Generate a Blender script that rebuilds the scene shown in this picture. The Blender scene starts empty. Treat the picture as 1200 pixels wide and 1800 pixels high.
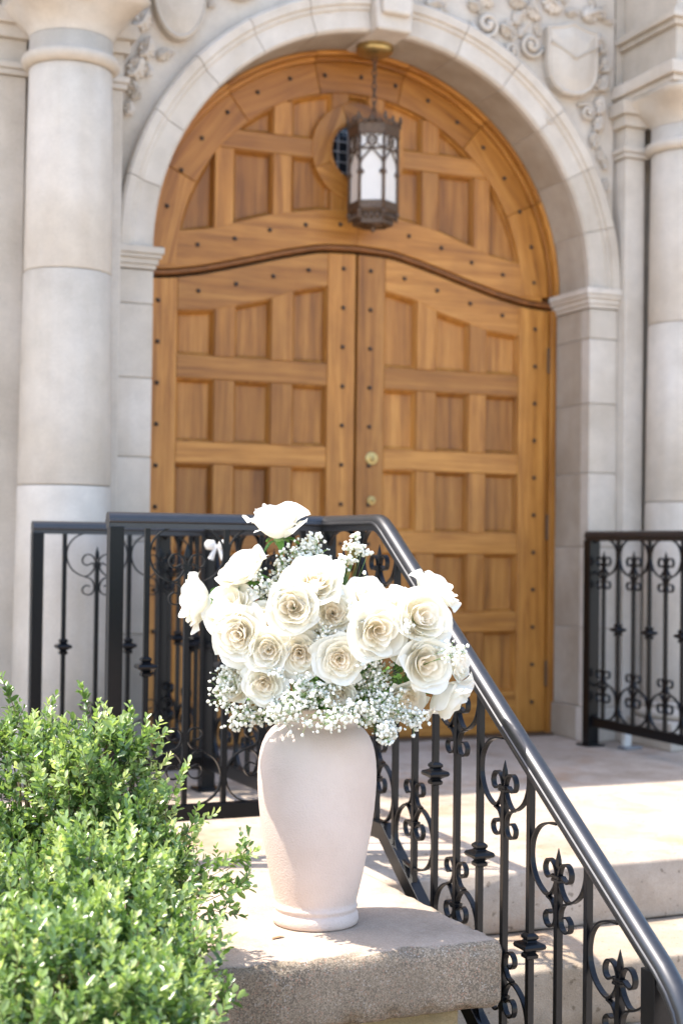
import bpy, bmesh, math, random
import numpy as np
from mathutils import Vector, Matrix, noise as mnoise

random.seed(7); rng = np.random.default_rng(11)
S = bpy.context.scene
COL = S.collection

# ------------------------------------------------------------------ camera
EYE = np.array([0.0, 0.0, 0.854])          # landing floor is z = 0, wall runs along +X, door lies in +Y
FPX, PSI, THETA, ROLL = 2612.0, math.radians(23.0), math.atan(59.4 / 2612.0), 0.012
_R0 = np.array([math.cos(PSI), -math.sin(PSI), 0.0])
FWD = np.array([math.sin(PSI) * math.cos(THETA), math.cos(PSI) * math.cos(THETA), math.sin(THETA)])
_U0 = np.cross(_R0, FWD)
RGT = _R0 * math.cos(ROLL) + _U0 * math.sin(ROLL)
UPV = -_R0 * math.sin(ROLL) + _U0 * math.cos(ROLL)
cam_d = bpy.data.cameras.new("camera"); cam = bpy.data.objects.new("camera", cam_d); COL.objects.link(cam)
m = Matrix.Identity(4)
for i in range(3):
    m[i][0] = RGT[i]; m[i][1] = UPV[i]; m[i][2] = -FWD[i]; m[i][3] = EYE[i]
cam.matrix_world = m
cam_d.sensor_fit = 'HORIZONTAL'; cam_d.sensor_width = 24.0; cam_d.lens = FPX / 1200.0 * 24.0
cam_d.clip_start = 0.05; cam_d.clip_end = 500
cam_d.dof.use_dof = True; cam_d.dof.focus_distance = 3.02; cam_d.dof.aperture_fstop = 3.5
S.camera = cam
def at(x, y, depth):                        # a point of the place, found from the survey photo at a given distance
    return EYE + (FWD + RGT * (x - 600.0) / FPX - UPV * (y - 900.0) / FPX) * depth

# ------------------------------------------------------------------ world, sun, exposure
SUN = Vector((-0.446, 0.15, 1.0)).normalized()
W = bpy.data.worlds.new("World"); S.world = W; W.use_nodes = True
nt = W.node_tree; nt.nodes.clear()
sky = nt.nodes.new('ShaderNodeTexSky'); sky.sky_type = 'NISHITA'; sky.sun_disc = False
sky.sun_elevation = math.asin(SUN.z); sky.sun_rotation = math.atan2(SUN.x, SUN.y)
sky.air_density = 1.0; sky.dust_density = 1.6; sky.ozone_density = 1.0
bg = nt.nodes.new('ShaderNodeBackground'); bg.inputs['Strength'].default_value = 0.15
wo = nt.nodes.new('ShaderNodeOutputWorld')
nt.links.new(sky.outputs[0], bg.inputs['Color']); nt.links.new(bg.outputs[0], wo.inputs['Surface'])
sd = bpy.data.lights.new("sun", 'SUN'); sd.energy = 2.7; sd.angle = math.radians(0.5); sd.color = (1.0, 0.93, 0.83)
so = bpy.data.objects.new("sun", sd); COL.objects.link(so)
so.rotation_euler = SUN.to_track_quat('Z', 'Y').to_euler()
S.view_settings.view_transform = 'Standard'; S.view_settings.look = 'None'
S.view_settings.gamma = 1.0; S.view_settings.use_curve_mapping = False
S.view_settings.exposure = 2.0
S.render.engine = 'CYCLES'
S.cycles.max_bounces = 12; S.cycles.diffuse_bounces = 7; S.cycles.transmission_bounces = 8

# ------------------------------------------------------------------ materials
def new_mat(name):
    m = bpy.data.materials.new(name); m.use_nodes = True
    n = m.node_tree.nodes; l = m.node_tree.links
    return m, n, l, n['Principled BSDF']
def ramp(n, stops):
    r = n.new('ShaderNodeValToRGB'); e = r.color_ramp.elements
    while len(e) < len(stops): e.new(0.5)
    for i, (p, c) in enumerate(stops):
        e[i].position = p; e[i].color = (*c, 1) if len(c) == 3 else c
    return r
def coords(n, l, scale=(1, 1, 1), rnd=True):
    tc = n.new('ShaderNodeTexCoord'); mp = n.new('ShaderNodeMapping'); mp.inputs['Scale'].default_value = scale
    if rnd:
        oi = n.new('ShaderNodeObjectInfo'); mul = n.new('ShaderNodeMath'); mul.operation = 'MULTIPLY'; mul.inputs[1].default_value = 37.0
        add = n.new('ShaderNodeVectorMath'); add.operation = 'ADD'
        l.new(oi.outputs['Random'], mul.inputs[0]); l.new(tc.outputs['Object'], add.inputs[0]); l.new(mul.outputs[0], add.inputs[1])
        l.new(add.outputs[0], mp.inputs['Vector'])
    else: l.new(tc.outputs['Object'], mp.inputs['Vector'])
    return mp
def tex_noise(n, l, vec, scale, detail=4, rough=0.55):
    t = n.new('ShaderNodeTexNoise'); t.inputs['Scale'].default_value = scale; t.inputs['Detail'].default_value = detail
    t.inputs['Roughness'].default_value = rough; l.new(vec, t.inputs['Vector']); return t
def mix(n, l, mode, fac, a, b):
    x = n.new('ShaderNodeMix'); x.data_type = 'RGBA'; x.blend_type = mode
    for s, v in ((x.inputs[0], fac), (x.inputs[6], a), (x.inputs[7], b)):
        if hasattr(v, 'node'): l.new(v, s)
        elif isinstance(v, tuple): s.default_value = (*v, 1)
        else: s.default_value = v
    return x.outputs[2]
def bump(n, l, h, strength, dist, bsdf):
    b = n.new('ShaderNodeBump'); b.inputs['Strength'].default_value = strength; b.inputs['Distance'].default_value = dist
    l.new(h, b.inputs['Height']); l.new(b.outputs[0], bsdf.inputs['Normal']); return b

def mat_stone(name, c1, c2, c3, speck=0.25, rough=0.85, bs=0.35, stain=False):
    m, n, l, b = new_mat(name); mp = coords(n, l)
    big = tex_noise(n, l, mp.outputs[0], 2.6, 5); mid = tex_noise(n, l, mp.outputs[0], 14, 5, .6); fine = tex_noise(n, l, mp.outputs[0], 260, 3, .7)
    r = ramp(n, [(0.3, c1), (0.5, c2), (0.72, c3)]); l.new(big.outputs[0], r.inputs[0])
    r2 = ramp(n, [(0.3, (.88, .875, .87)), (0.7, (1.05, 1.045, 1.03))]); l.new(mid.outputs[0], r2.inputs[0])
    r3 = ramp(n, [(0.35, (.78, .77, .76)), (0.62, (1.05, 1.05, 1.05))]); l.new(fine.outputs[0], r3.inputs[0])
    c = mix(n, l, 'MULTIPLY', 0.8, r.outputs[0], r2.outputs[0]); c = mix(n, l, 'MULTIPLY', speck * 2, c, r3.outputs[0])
    if stain:
        sn = tex_noise(n, l, mp.outputs[0], 2.1, 6, .7); rs_ = ramp(n, [(.54, (0, 0, 0)), (.70, (.8, .8, .8))]); l.new(sn.outputs[0], rs_.inputs[0])
        c = mix(n, l, 'MIX', rs_.outputs[0], c, (.36, .21, .12))
        sp = tex_noise(n, l, mp.outputs[0], 55, 3, .5); rp = ramp(n, [(.30, (.45, .42, .38)), (.36, (1, 1, 1))]); l.new(sp.outputs[0], rp.inputs[0])
        c = mix(n, l, 'MULTIPLY', .8, c, rp.outputs[0])
        dn = tex_noise(n, l, mp.outputs[0], 4.5, 5, .65); rd = ramp(n, [(.34, (.74, .71, .67)), (.58, (1, 1, 1))]); l.new(dn.outputs[0], rd.inputs[0])
        c = mix(n, l, 'MULTIPLY', .8, c, rd.outputs[0])
    # vertical rain streaks
    mp2 = coords(n, l, (9, 9, 0.5)); st = tex_noise(n, l, mp2.outputs[0], 1.0, 4, .6)
    r4 = ramp(n, [(0.40, (.90, .87, .83)), (0.6, (1, 1, 1))]); l.new(st.outputs[0], r4.inputs[0])
    c = mix(n, l, 'MULTIPLY', 0.5, c, r4.outputs[0])
    oi = n.new('ShaderNodeObjectInfo'); rr = ramp(n, [(0, (.87, .855, .835)), (1, (1.06, 1.06, 1.07))]); l.new(oi.outputs['Random'], rr.inputs[0])
    c = mix(n, l, 'MULTIPLY', 0.8, c, rr.outputs[0])
    l.new(c, b.inputs['Base Color']); b.inputs['Roughness'].default_value = rough
    b.inputs['Specular IOR Level'].default_value = 0.25
    a = n.new('ShaderNodeMath'); a.operation = 'ADD'; l.new(mid.outputs[0], a.inputs[0]); l.new(fine.outputs[0], a.inputs[1])
    bump(n, l, a.outputs[0], bs, 0.004, b); return m
M = {}
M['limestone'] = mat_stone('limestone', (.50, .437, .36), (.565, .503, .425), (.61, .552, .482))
M['limestone_warm'] = mat_stone('limestone_warm', (.33, .265, .195), (.40, .335, .26), (.46, .40, .325))  # limestone toned down to tan: staining plus warm bounced light put into the colour
M['mortar'] = mat_stone('mortar', (.36, .32, .27), (.42, .375, .32), (.46, .42, .365))
M['concrete'] = mat_stone('concrete', (.375, .31, .25), (.445, .375, .31), (.51, .44, .375), .3, .9, .5, True)
M['step_stone'] = mat_stone('step_stone', (.34, .275, .205), (.42, .35, .275), (.47, .40, .34), .4, .9, .7, True)
M['rough_stone'] = mat_stone('rough_stone', (.30, .23, .12), (.38, .29, .16), (.44, .35, .21), .4, .95, 1.0)
M['pavement'] = mat_stone('pavement', (.46, .40, .34), (.52, .46, .40), (.57, .51, .45), .3, .9, .4)
M['stucco'] = mat_stone('stucco', (.45, .27, .20), (.50, .31, .23), (.55, .35, .27), .3, .9, .4)
M['soil'] = mat_stone('soil', (.05, .035, .022), (.08, .055, .035), (.11, .08, .05), .5, .95, 1.0)

def mat_aggregate():
    m, n, l, b = new_mat('cast_aggregate_stone'); mp = coords(n, l, rnd=False)
    v = n.new('ShaderNodeTexVoronoi'); v.inputs['Scale'].default_value = 330; l.new(mp.outputs[0], v.inputs['Vector'])
    sep = n.new('ShaderNodeSeparateColor'); l.new(v.outputs['Color'], sep.inputs[0])
    r = ramp(n, [(0.0, (.10, .085, .07)), (.10, (.135, .108, .082)), (.40, (.30, .235, .17)), (.72, (.41, .33, .245)), (.90, (.40, .22, .15)), (.96, (.46, .42, .38))])
    r.color_ramp.interpolation = 'CONSTANT'; l.new(sep.outputs[0], r.inputs[0])
    v2 = n.new('ShaderNodeTexVoronoi'); v2.inputs['Scale'].default_value = 620; l.new(mp.outputs[0], v2.inputs['Vector'])
    sep2 = n.new('ShaderNodeSeparateColor'); l.new(v2.outputs['Color'], sep2.inputs[0])
    rf = ramp(n, [(0.0, (.17, .135, .10)), (.5, (.30, .24, .175)), (1, (.41, .335, .255))]); l.new(sep2.outputs[1], rf.inputs[0])
    nz = tex_noise(n, l, mp.outputs[0], 9, 5, .65); big = tex_noise(n, l, mp.outputs[0], 3.2, 4)
    rk = ramp(n, [(.35, (.25, .25, .25)), (.65, (.7, .7, .7))]); l.new(nz.outputs[0], rk.inputs[0])
    agg = mix(n, l, 'MIX', rk.outputs[0], rf.outputs[0], r.outputs[0])
    # trodden cement skin on the flat top, worn off near the edge
    g = n.new('ShaderNodeNewGeometry'); sx = n.new('ShaderNodeSeparateXYZ'); l.new(g.outputs['Normal'], sx.inputs[0])
    rt = ramp(n, [(.90, (0, 0, 0)), (.985, (1, 1, 1))]); l.new(sx.outputs['Z'], rt.inputs[0])
    pr = ramp(n, [(.3, (.385, .30, .235)), (.7, (.47, .38, .305))]); l.new(nz.outputs[0], pr.inputs[0])
    paste = mix(n, l, 'MIX', 0.22, pr.outputs[0], r.outputs[0])
    wear = ramp(n, [(.30, (.45, .45, .45)), (.5, (1, 1, 1))]); l.new(nz.outputs[0], wear.inputs[0])
    f = mix(n, l, 'MULTIPLY', 1.0, rt.outputs[0], wear.outputs[0])
    c = mix(n, l, 'MIX', f, agg, paste)
    rb = ramp(n, [(.36, (.52, .50, .47)), (.60, (.92, .91, .89))]); l.new(big.outputs[0], rb.inputs[0])
    inv = n.new('ShaderNodeMath'); inv.operation = 'SUBTRACT'; inv.inputs[0].default_value = .95; l.new(rt.outputs[0], inv.inputs[1])
    c = mix(n, l, 'MULTIPLY', inv.outputs[0], c, rb.outputs[0])
    l.new(c, b.inputs['Base Color']); b.inputs['Roughness'].default_value = .85; b.inputs['Specular IOR Level'].default_value = .3
    ad = n.new('ShaderNodeMath'); ad.operation = 'ADD'; l.new(v.outputs['Distance'], ad.inputs[0]); l.new(nz.outputs[0], ad.inputs[1])
    bump(n, l, ad.outputs[0], .4, .002, b); return m
M['aggregate'] = mat_aggregate()

def mat_wood(name, along, base=1.0):
    m, n, l, b = new_mat(name)
    sc = {'z': (26, 26, 1.5), 'x': (1.5, 26, 26)}[along]; sf = {'z': (150, 150, 5), 'x': (5, 150, 150)}[along]
    mp = coords(n, l, sc); a = tex_noise(n, l, mp.outputs[0], 1, 6, .6); a.inputs['Distortion'].default_value = .6
    mp2 = coords(n, l, sf); f = tex_noise(n, l, mp2.outputs[0], 1, 4, .65)
    r = ramp(n, [(.25, (.20, .074, .013)), (.47, (.36, .148, .026)), (.74, (.485, .228, .052))]); l.new(a.outputs[0], r.inputs[0])
    r2 = ramp(n, [(.36, (.66, .56, .46)), (.50, (1, 1, 1))]); l.new(f.outputs[0], r2.inputs[0])
    c = mix(n, l, 'MULTIPLY', .7, r.outputs[0], r2.outputs[0])
    oi = n.new('ShaderNodeObjectInfo'); rr = ramp(n, [(0, (.74, .68, .60)), (1, (1.18, 1.17, 1.15))]); l.new(oi.outputs['Random'], rr.inputs[0])
    c = mix(n, l, 'MULTIPLY', 1.0, c, rr.outputs[0])
    mp3 = coords(n, l); bl = tex_noise(n, l, mp3.outputs[0], 5, 3); rb = ramp(n, [(.35, (.88, .86, .84)), (.6, (1.04, 1.04, 1.04))]); l.new(bl.outputs[0], rb.inputs[0])
    c = mix(n, l, 'MULTIPLY', .8, c, rb.outputs[0])
    l.new(c, b.inputs['Base Color']); b.inputs['Roughness'].default_value = .42
    b.inputs['Coat Weight'].default_value = .12; b.inputs['Coat Roughness'].default_value = .3; b.inputs['Specular IOR Level'].default_value = .3
    bump(n, l, f.outputs[0], .25, .001, b); return m
M['wood_v'] = mat_wood('oak_upright', 'z'); M['wood_h'] = mat_wood('oak_crosswise', 'x')

def mat_plain(name, col, rough=.5, metal=0.0, spec=.5, bscale=0, bstr=0, var=0.0, trans=0.0, coat=0.0):
    m, n, l, b = new_mat(name); b.inputs['Roughness'].default_value = rough; b.inputs['Metallic'].default_value = metal
    b.inputs['Specular IOR Level'].default_value = spec; b.inputs['Coat Weight'].default_value = coat
    mp = coords(n, l); nz = tex_noise(n, l, mp.outputs[0], bscale or 30, 4, .6)
    k = 1 - var; r = ramp(n, [(.3, tuple(c * k for c in col)), (.7, tuple(min(1, c * (1 + var)) for c in col))]); l.new(nz.outputs[0], r.inputs[0])
    l.new(r.outputs[0], b.inputs['Base Color'])
    if bstr: bump(n, l, nz.outputs[0], bstr, .002, b)
    if trans:
        t = n.new('ShaderNodeBsdfTranslucent'); l.new(r.outputs[0], t.inputs['Color']); mx = n.new('ShaderNodeMixShader'); mx.inputs[0].default_value = trans
        l.new(b.outputs[0], mx.inputs[1]); l.new(t.outputs[0], mx.inputs[2]); l.new(mx.outputs[0], n['Material Output'].inputs['Surface'])
    return m
M['wood_dark'] = mat_plain('dark_brown_oak', (.19, .07, .018), .5, 0, .4, 30, .2, .3)  # darker brown than the other door boards
M['iron'] = mat_plain('black_painted_iron', (.0035, .0038, .0048), .30, 0, .26, 90, .12, .25)
M['rail_iron'] = mat_plain('hand_polished_iron', (.062, .062, .065), .37, .8, .5, 60, 0, .06)
M['stud'] = mat_plain('dark_iron_stud', (.03, .026, .024), .45, .4)
M['brass'] = mat_plain('aged_brass', (.45, .32, .13), .35, .9, .5, 40, .1, .2)
M['bronze'] = mat_plain('brown_bronze', (.11, .07, .045), .5, .55, .5, 70, .3, .3)
M['milk_glass'] = mat_plain('milk_glass', (.95, .90, .83), .3, 0, .5, 20, 0, .02, .45)
M['window_glass'] = mat_plain('dark_window_glass', (.012, .014, .018), .12, 0, .6)
M['lead'] = mat_plain('lead_came', (.25, .25, .26), .5, .3)
M['leaf_green'] = mat_plain('rose_leaf_green', (.10, .22, .04), .45, 0, .5, 40, .2, .3, .3)
M['stem_green'] = mat_plain('stem_green', (.16, .26, .07), .5, 0, .4, 40, 0, .2)
M['breath'] = mat_plain('babys_breath_blossom', (.87, .86, .78), .7, 0, .3, 300, .5, .08, .25)
M['ribbon'] = mat_plain('white_ribbon', (.82, .80, .76), .5, 0, .4, 20, 0, .03, .3)
M['twig'] = mat_plain('boxwood_twig', (.16, .13, .06), .8, 0, .3, 80, .3, .3)
M['dry'] = mat_plain('dry_leaf', (.25, .14, .07), .8)

def mat_petal(name, lo, hi, tr):
    m, n, l, b = new_mat(name); mp = coords(n, l); nz = tex_noise(n, l, mp.outputs[0], 45, 3)
    r = ramp(n, [(.3, lo), (.65, hi)]); l.new(nz.outputs[0], r.inputs[0]); l.new(r.outputs[0], b.inputs['Base Color'])
    b.inputs['Roughness'].default_value = .6; b.inputs['Specular IOR Level'].default_value = .25
    b.inputs['Sheen Weight'].default_value = .15
    mp2 = coords(n, l, (1, 1, 1)); f = tex_noise(n, l, mp2.outputs[0], 160, 3); bump(n, l, f.outputs[0], .18, .0012, b)
    t = n.new('ShaderNodeBsdfTranslucent'); wc = mix(n, l, 'MULTIPLY', 1.0, r.outputs[0], (1.02, 1.0, .95)); l.new(wc, t.inputs['Color']); mx = n.new('ShaderNodeMixShader'); mx.inputs[0].default_value = tr
    l.new(b.outputs[0], mx.inputs[1]); l.new(t.outputs[0], mx.inputs[2]); l.new(mx.outputs[0], n['Material Output'].inputs['Surface'])
    return m
M['petal_out'] = mat_petal('petal_ivory', (.88, .855, .77), (.91, .895, .83), .45)
M['petal_mid'] = mat_petal('petal_cream', (.92, .885, .79), (.94, .92, .85), .55)
M['petal_in'] = mat_petal('petal_peach', (.94, .875, .77), (.96, .92, .84), .58)

def mat_leafmass():
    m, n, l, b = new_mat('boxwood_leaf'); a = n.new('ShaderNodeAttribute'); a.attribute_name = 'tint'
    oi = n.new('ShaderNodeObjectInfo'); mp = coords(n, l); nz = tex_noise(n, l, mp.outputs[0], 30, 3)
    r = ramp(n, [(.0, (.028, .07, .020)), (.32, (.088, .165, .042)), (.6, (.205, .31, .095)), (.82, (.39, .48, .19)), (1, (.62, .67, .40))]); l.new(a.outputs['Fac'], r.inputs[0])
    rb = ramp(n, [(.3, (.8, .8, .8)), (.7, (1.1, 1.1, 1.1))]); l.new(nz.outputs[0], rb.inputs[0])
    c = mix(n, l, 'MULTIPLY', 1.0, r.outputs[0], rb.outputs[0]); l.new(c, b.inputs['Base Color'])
    b.inputs['Roughness'].default_value = .30; b.inputs['Specular IOR Level'].default_value = .85
    t = n.new('ShaderNodeBsdfTranslucent'); g = mix(n, l, 'MULTIPLY', 1.0, c, (1.45, 1.45, .75)); l.new(g, t.inputs['Color'])
    mx = n.new('ShaderNodeMixShader'); mx.inputs[0].default_value = .38
    l.new(b.outputs[0], mx.inputs[1]); l.new(t.outputs[0], mx.inputs[2]); l.new(mx.outputs[0], n['Material Output'].inputs['Surface'])
    return m
M['boxleaf'] = mat_leafmass()

def mat_vase():
    m, n, l, b = new_mat('blush_plaster'); mp = coords(n, l)
    a = tex_noise(n, l, mp.outputs[0], 230, 3, .6); big = tex_noise(n, l, mp.outputs[0], 7, 4)
    r = ramp(n, [(.28, (.60, .475, .40)), (.5, (.655, .53, .455)), (.72, (.685, .565, .495))]); l.new(big.outputs[0], r.inputs[0]); l.new(r.outputs[0], b.inputs['Base Color'])
    b.inputs['Roughness'].default_value = .55; b.inputs['Specular IOR Level'].default_value = .35
    bump(n, l, a.outputs[0], .55, .0035, b); return m
M['vase'] = mat_vase()

# ------------------------------------------------------------------ object helpers
WL = {}
def thing(name, label, cat, loc=(0, 0, 0), group=None, rot=None):
    o = bpy.data.objects.new(name, None); COL.objects.link(o); o.location = loc; o.empty_display_size = .1
    if rot is not None: o.rotation_mode = 'QUATERNION'; o.rotation_quaternion = rot
    o['label'] = label; o['category'] = cat
    if group: o['group'] = group
    WL[o] = Vector(loc); return o
def tag(o, label=None, cat=None, group=None, kind=None):
    if label: o['label'] = label
    if cat: o['category'] = cat
    if group: o['group'] = group
    if kind: o['kind'] = kind
    return o
def mesh(name, V, F, mat, smooth=False):
    me = bpy.data.meshes.new(name); me.from_pydata([tuple(map(float, v)) for v in V], [], F); me.materials.append(mat)
    if smooth: me.shade_smooth()
    me.update(); return me
def put(name, me, parent=None, loc=(0, 0, 0), rotz=0, quat=None, scale=None):
    o = bpy.data.objects.new(name, me); COL.objects.link(o); o.parent = parent; o.location = loc
    if rotz: o.rotation_euler = (0, 0, rotz)
    if quat is not None: o.rotation_mode = 'QUATERNION'; o.rotation_quaternion = quat
    if scale: o.scale = (scale,) * 3 if not isinstance(scale, tuple) else scale
    return o
def part(name, V, F, mat, parent=None, smooth=False, kind=None, bev=0, label=None):
    """V in world coordinates; origin goes to the piece's own centre"""
    V = np.asarray(V, float); c = (V.min(0) + V.max(0)) / 2
    o = bpy.data.objects.new(name, mesh(name, V - c, F, mat, smooth)); COL.objects.link(o)
    pw = WL.get(parent, Vector((0, 0, 0))) if parent else Vector((0, 0, 0))
    o.parent = parent; o.location = Vector(c) - pw; WL[o] = Vector(c)
    if kind: o['kind'] = kind
    if label: o['label'] = label
    if bev:
        b = o.modifiers.new('bevel', 'BEVEL'); b.width = bev; b.segments = 2; b.limit_method = 'ANGLE'; b.angle_limit = math.radians(40)
    return o
BOXF = [(0, 3, 2, 1), (4, 5, 6, 7), (0, 1, 5, 4), (1, 2, 6, 5), (2, 3, 7, 6), (3, 0, 4, 7)]
def boxv(x0, y0, z0, x1, y1, z1):
    return [(x0, y0, z0), (x1, y0, z0), (x1, y1, z0), (x0, y1, z0), (x0, y0, z1), (x1, y0, z1), (x1, y1, z1), (x0, y1, z1)]
def box(name, a, b, mat, parent=None, bev=0, **k):
    return part(name, boxv(*a, *b), BOXF, mat, parent, bev=bev, **k)
class MB:
    def __init__(s): s.V = []; s.F = []
    def add(s, V, F):
        o = len(s.V); s.V += [tuple(v) for v in V]; s.F += [tuple(i + o for i in f) for f in F]; return s
    def box(s, x0, y0, z0, x1, y1, z1): return s.add(boxv(x0, y0, z0, x1, y1, z1), BOXF)
    def tube(s, P, r, n=6, cap=True):
        V, F = tube(P, r, n, cap); return s.add(V, F)
    def lathe(s, prof, n, c=(0, 0, 0), ph=0):
        V, F = lathe(prof, n, ph); return s.add([(v[0] + c[0], v[1] + c[1], v[2] + c[2]) for v in V], F)
    def ball(s, c, r, n=8, h=5, sx=1, sy=1, sz=1):
        prof = [(r * math.sin(math.pi * i / h), -r * math.cos(math.pi * i / h)) for i in range(h + 1)]
        V, F = lathe(prof, n); return s.add([(v[0] * sx + c[0], v[1] * sy + c[1], v[2] * sz + c[2]) for v in V], F)
def tube(P, r, n=6, cap=True):
    P = [np.asarray(p, float) for p in P]; V = []; F = []; k = len(P); up = None
    for i, p in enumerate(P):
        t = P[min(i + 1, k - 1)] - P[max(i - 1, 0)]; t = t / (np.linalg.norm(t) + 1e-9)
        if up is None: up = np.array([0, 0, 1.]) if abs(t[2]) < .9 else np.array([1., 0, 0])
        a = np.cross(t, up); a /= np.linalg.norm(a) + 1e-9; b = np.cross(a, t); up = b
        rr = r[i] if hasattr(r, '__len__') else r
        for j in range(n):
            w = 2 * math.pi * j / n; V.append(tuple(p + rr * (a * math.cos(w) + b * math.sin(w))))
    for i in range(k - 1):
        for j in range(n):
            q = (j + 1) % n; F.append((i * n + j, i * n + q, (i + 1) * n + q, (i + 1) * n + j))
    if cap: F.append(tuple(range(n - 1, -1, -1))); F.append(tuple((k - 1) * n + j for j in range(n)))
    return V, F
def lathe(prof, n, ph=0):
    V = []; F = []; k = len(prof)
    for (r, z) in prof:
        for j in range(n):
            w = 2 * math.pi * j / n + ph; V.append((max(r, 1e-5) * math.cos(w), max(r, 1e-5) * math.sin(w), z))
    for i in range(k - 1):
        for j in range(n):
            q = (j + 1) % n; F.append((i * n + j, i * n + q, (i + 1) * n + q, (i + 1) * n + j))
    F.append(tuple(range(n - 1, -1, -1))); F.append(tuple((k - 1) * n + j for j in range(n)))
    return V, F
def sweep(prof, P, side):
    """prof (w,h): w along the fixed horizontal side vector, h along the normal of the path"""
    side = np.asarray(side, float); V = []; F = []; k = len(P); n = len(prof); P = [np.asarray(p, float) for p in P]
    for i, p in enumerate(P):
        t0 = P[i] - P[i - 1] if i else P[1] - P[0]; t1 = P[i + 1] - P[i] if i < k - 1 else P[i] - P[i - 1]
        t0 = t0 / np.linalg.norm(t0); t1 = t1 / np.linalg.norm(t1)
        n0 = np.cross(side, t0); n1 = np.cross(side, t1)
        nn = n0 + n1; nn /= np.linalg.norm(nn); nn = nn / max(.3, nn @ n0)
        for (w, h) in prof: V.append(tuple(p + side * w + nn * h))
    for i in range(k - 1):
        for j in range(n):
            q = (j + 1) % n; F.append((i * n + j, i * n + q, (i + 1) * n + q, (i + 1) * n + j))
    F.append(tuple(range(n - 1, -1, -1))); F.append(tuple((k - 1) * n + j for j in range(n)))
    return V, F
def catmull(P, seg=5):
    P = [np.asarray(p, float) for p in P]; Q = [2 * P[0] - P[1]] + P + [2 * P[-1] - P[-2]]; out = []
    for i in range(1, len(Q) - 2):
        for s in range(seg):
            t = s / seg; a, b, c, d = Q[i - 1], Q[i], Q[i + 1], Q[i + 2]
            out.append(.5 * ((2 * b) + (-a + c) * t + (2 * a - 5 * b + 4 * c - d) * t * t + (-a + 3 * b - 3 * c + d) * t ** 3))
    out.append(P[-1]); return out
def poly_y(name, pts, yf, yb, mat, parent, bev=.005, **k):
    """board: polygon in X,Z extruded from yf (front) to yb"""
    a = sum(pts[i][0] * pts[(i + 1) % len(pts)][1] - pts[(i + 1) % len(pts)][0] * pts[i][1] for i in range(len(pts)))
    if a < 0: pts = pts[::-1]
    n = len(pts); V = [(x, yf, z) for x, z in pts] + [(x, yb, z) for x, z in pts]
    F = [tuple(range(n)), tuple(range(2 * n - 1, n - 1, -1))] + [(i, i + n, (i + 1) % n + n, (i + 1) % n) for i in range(n)]
    return part(name, V, F, mat, parent, bev=bev, **k)
def rounded_block(name, a, b, r, mat, step=.02, amp=.0015, parent=None, chip=.004, seed=0, **kw):
    a = np.array(a, float); b = np.array(b, float); c = (a + b) / 2; h = (b - a) / 2; bm = bmesh.new()
    V = []; F = []; idx = {}
    ns = [max(2, int(math.ceil(2 * h[i] / step))) for i in range(3)]
    # denser near the edges
    def axis(i):
        t = np.linspace(-1, 1, ns[i] + 1) * h[i]; e = [h[i] - r * q for q in (.0, .15, .35, .6, 1.0)]
        return np.unique(np.round(np.concatenate([t[(abs(t) < h[i] - r * 1.2)], e, [-q for q in e]]), 5))
    ax = [axis(i) for i in range(3)]
    def vid(p):
        k = tuple(np.round(p, 5))
        if k not in idx: idx[k] = len(V); V.append(p)
        return idx[k]
    for d in range(3):
        u, v = [(1, 2), (2, 0), (0, 1)][d]
        for s in (-1, 1):
            for i in range(len(ax[u]) - 1):
                for j in range(len(ax[v]) - 1):
                    q = []
                    for (du, dv) in ((0, 0), (1, 0), (1, 1), (0, 1)):
                        p = np.zeros(3); p[d] = s * h[d]; p[u] = ax[u][i + du]; p[v] = ax[v][j + dv]; q.append(vid(p))
                    F.append(tuple(q) if s > 0 else tuple(q[::-1]))
    out = []
    for p in V:
        q = np.clip(p, -(h - r), h - r); d = p - q; L = np.linalg.norm(d)
        nd = d / L if L > 1e-9 else d
        w = q + nd * r if L > 1e-9 else p
        edge = 1.0 if (abs(d) > 1e-6).sum() >= 2 else 0.0
        wp = Vector(w + c) * 1.0
        nn = mnoise.noise(wp * 38 + Vector((seed, 0, 0))) * .6 + mnoise.noise(wp * 95) * .4 + mnoise.noise(wp * 11) * .8
        ch = max(0, mnoise.noise(wp * 24 + Vector((5, seed, 0))) - .05) * edge * chip * 3
        out.append(w + nd * (nn * amp * (1 + edge) - ch) + c)
    return part(name, out, F, mat, parent, smooth=True, **kw)

# ------------------------------------------------------------------ the setting
def struct(o): o['kind'] = 'structure'; return o
gz = -1.0
struct(part('pavement', [(-30, -30, gz), (30, -30, gz), (30, 9, gz), (-30, 9, gz)], [(0, 1, 2, 3)], M['pavement']))
struct(box('planting_bed', (-1.6, .9, gz + .01), (1.45, 3.3, gz + .16), M['soil'], bev=.02))
for (x0, x1, y0, y1) in ((-1.2, .86, 3.44, 4.42), (.864, 2.9, 3.44, 4.42), (2.904, 6.2, 3.44, 4.42), (-1.2, 2.2, 4.424, 6.2), (2.204, 6.2, 4.424, 6.2)):
    struct(rounded_block('landing_slab', (x0, y0, -.16), (x1, y1, 0.0), .008, M['concrete'], .10, .0008, chip=.003, seed=x0))
struct(box('landing_base', (-1.18, 3.47, gz), (6.18, 6.2, -.162), M['step_stone']))
zs = [-.16, -.32, -.48, -.66, -.83]; ys = [3.125, 2.82, 2.52, 2.22, 1.92]
for i, (z, y) in enumerate(zip(zs, ys)):
    o = rounded_block('stone_step', (1.535, y, z - .165), (6.0, ys[i - 1] + .02 if i else 3.46, z - (.002)), .012, M['step_stone'], .06, .0015, chip=.008, seed=i)
    struct(o)
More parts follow.
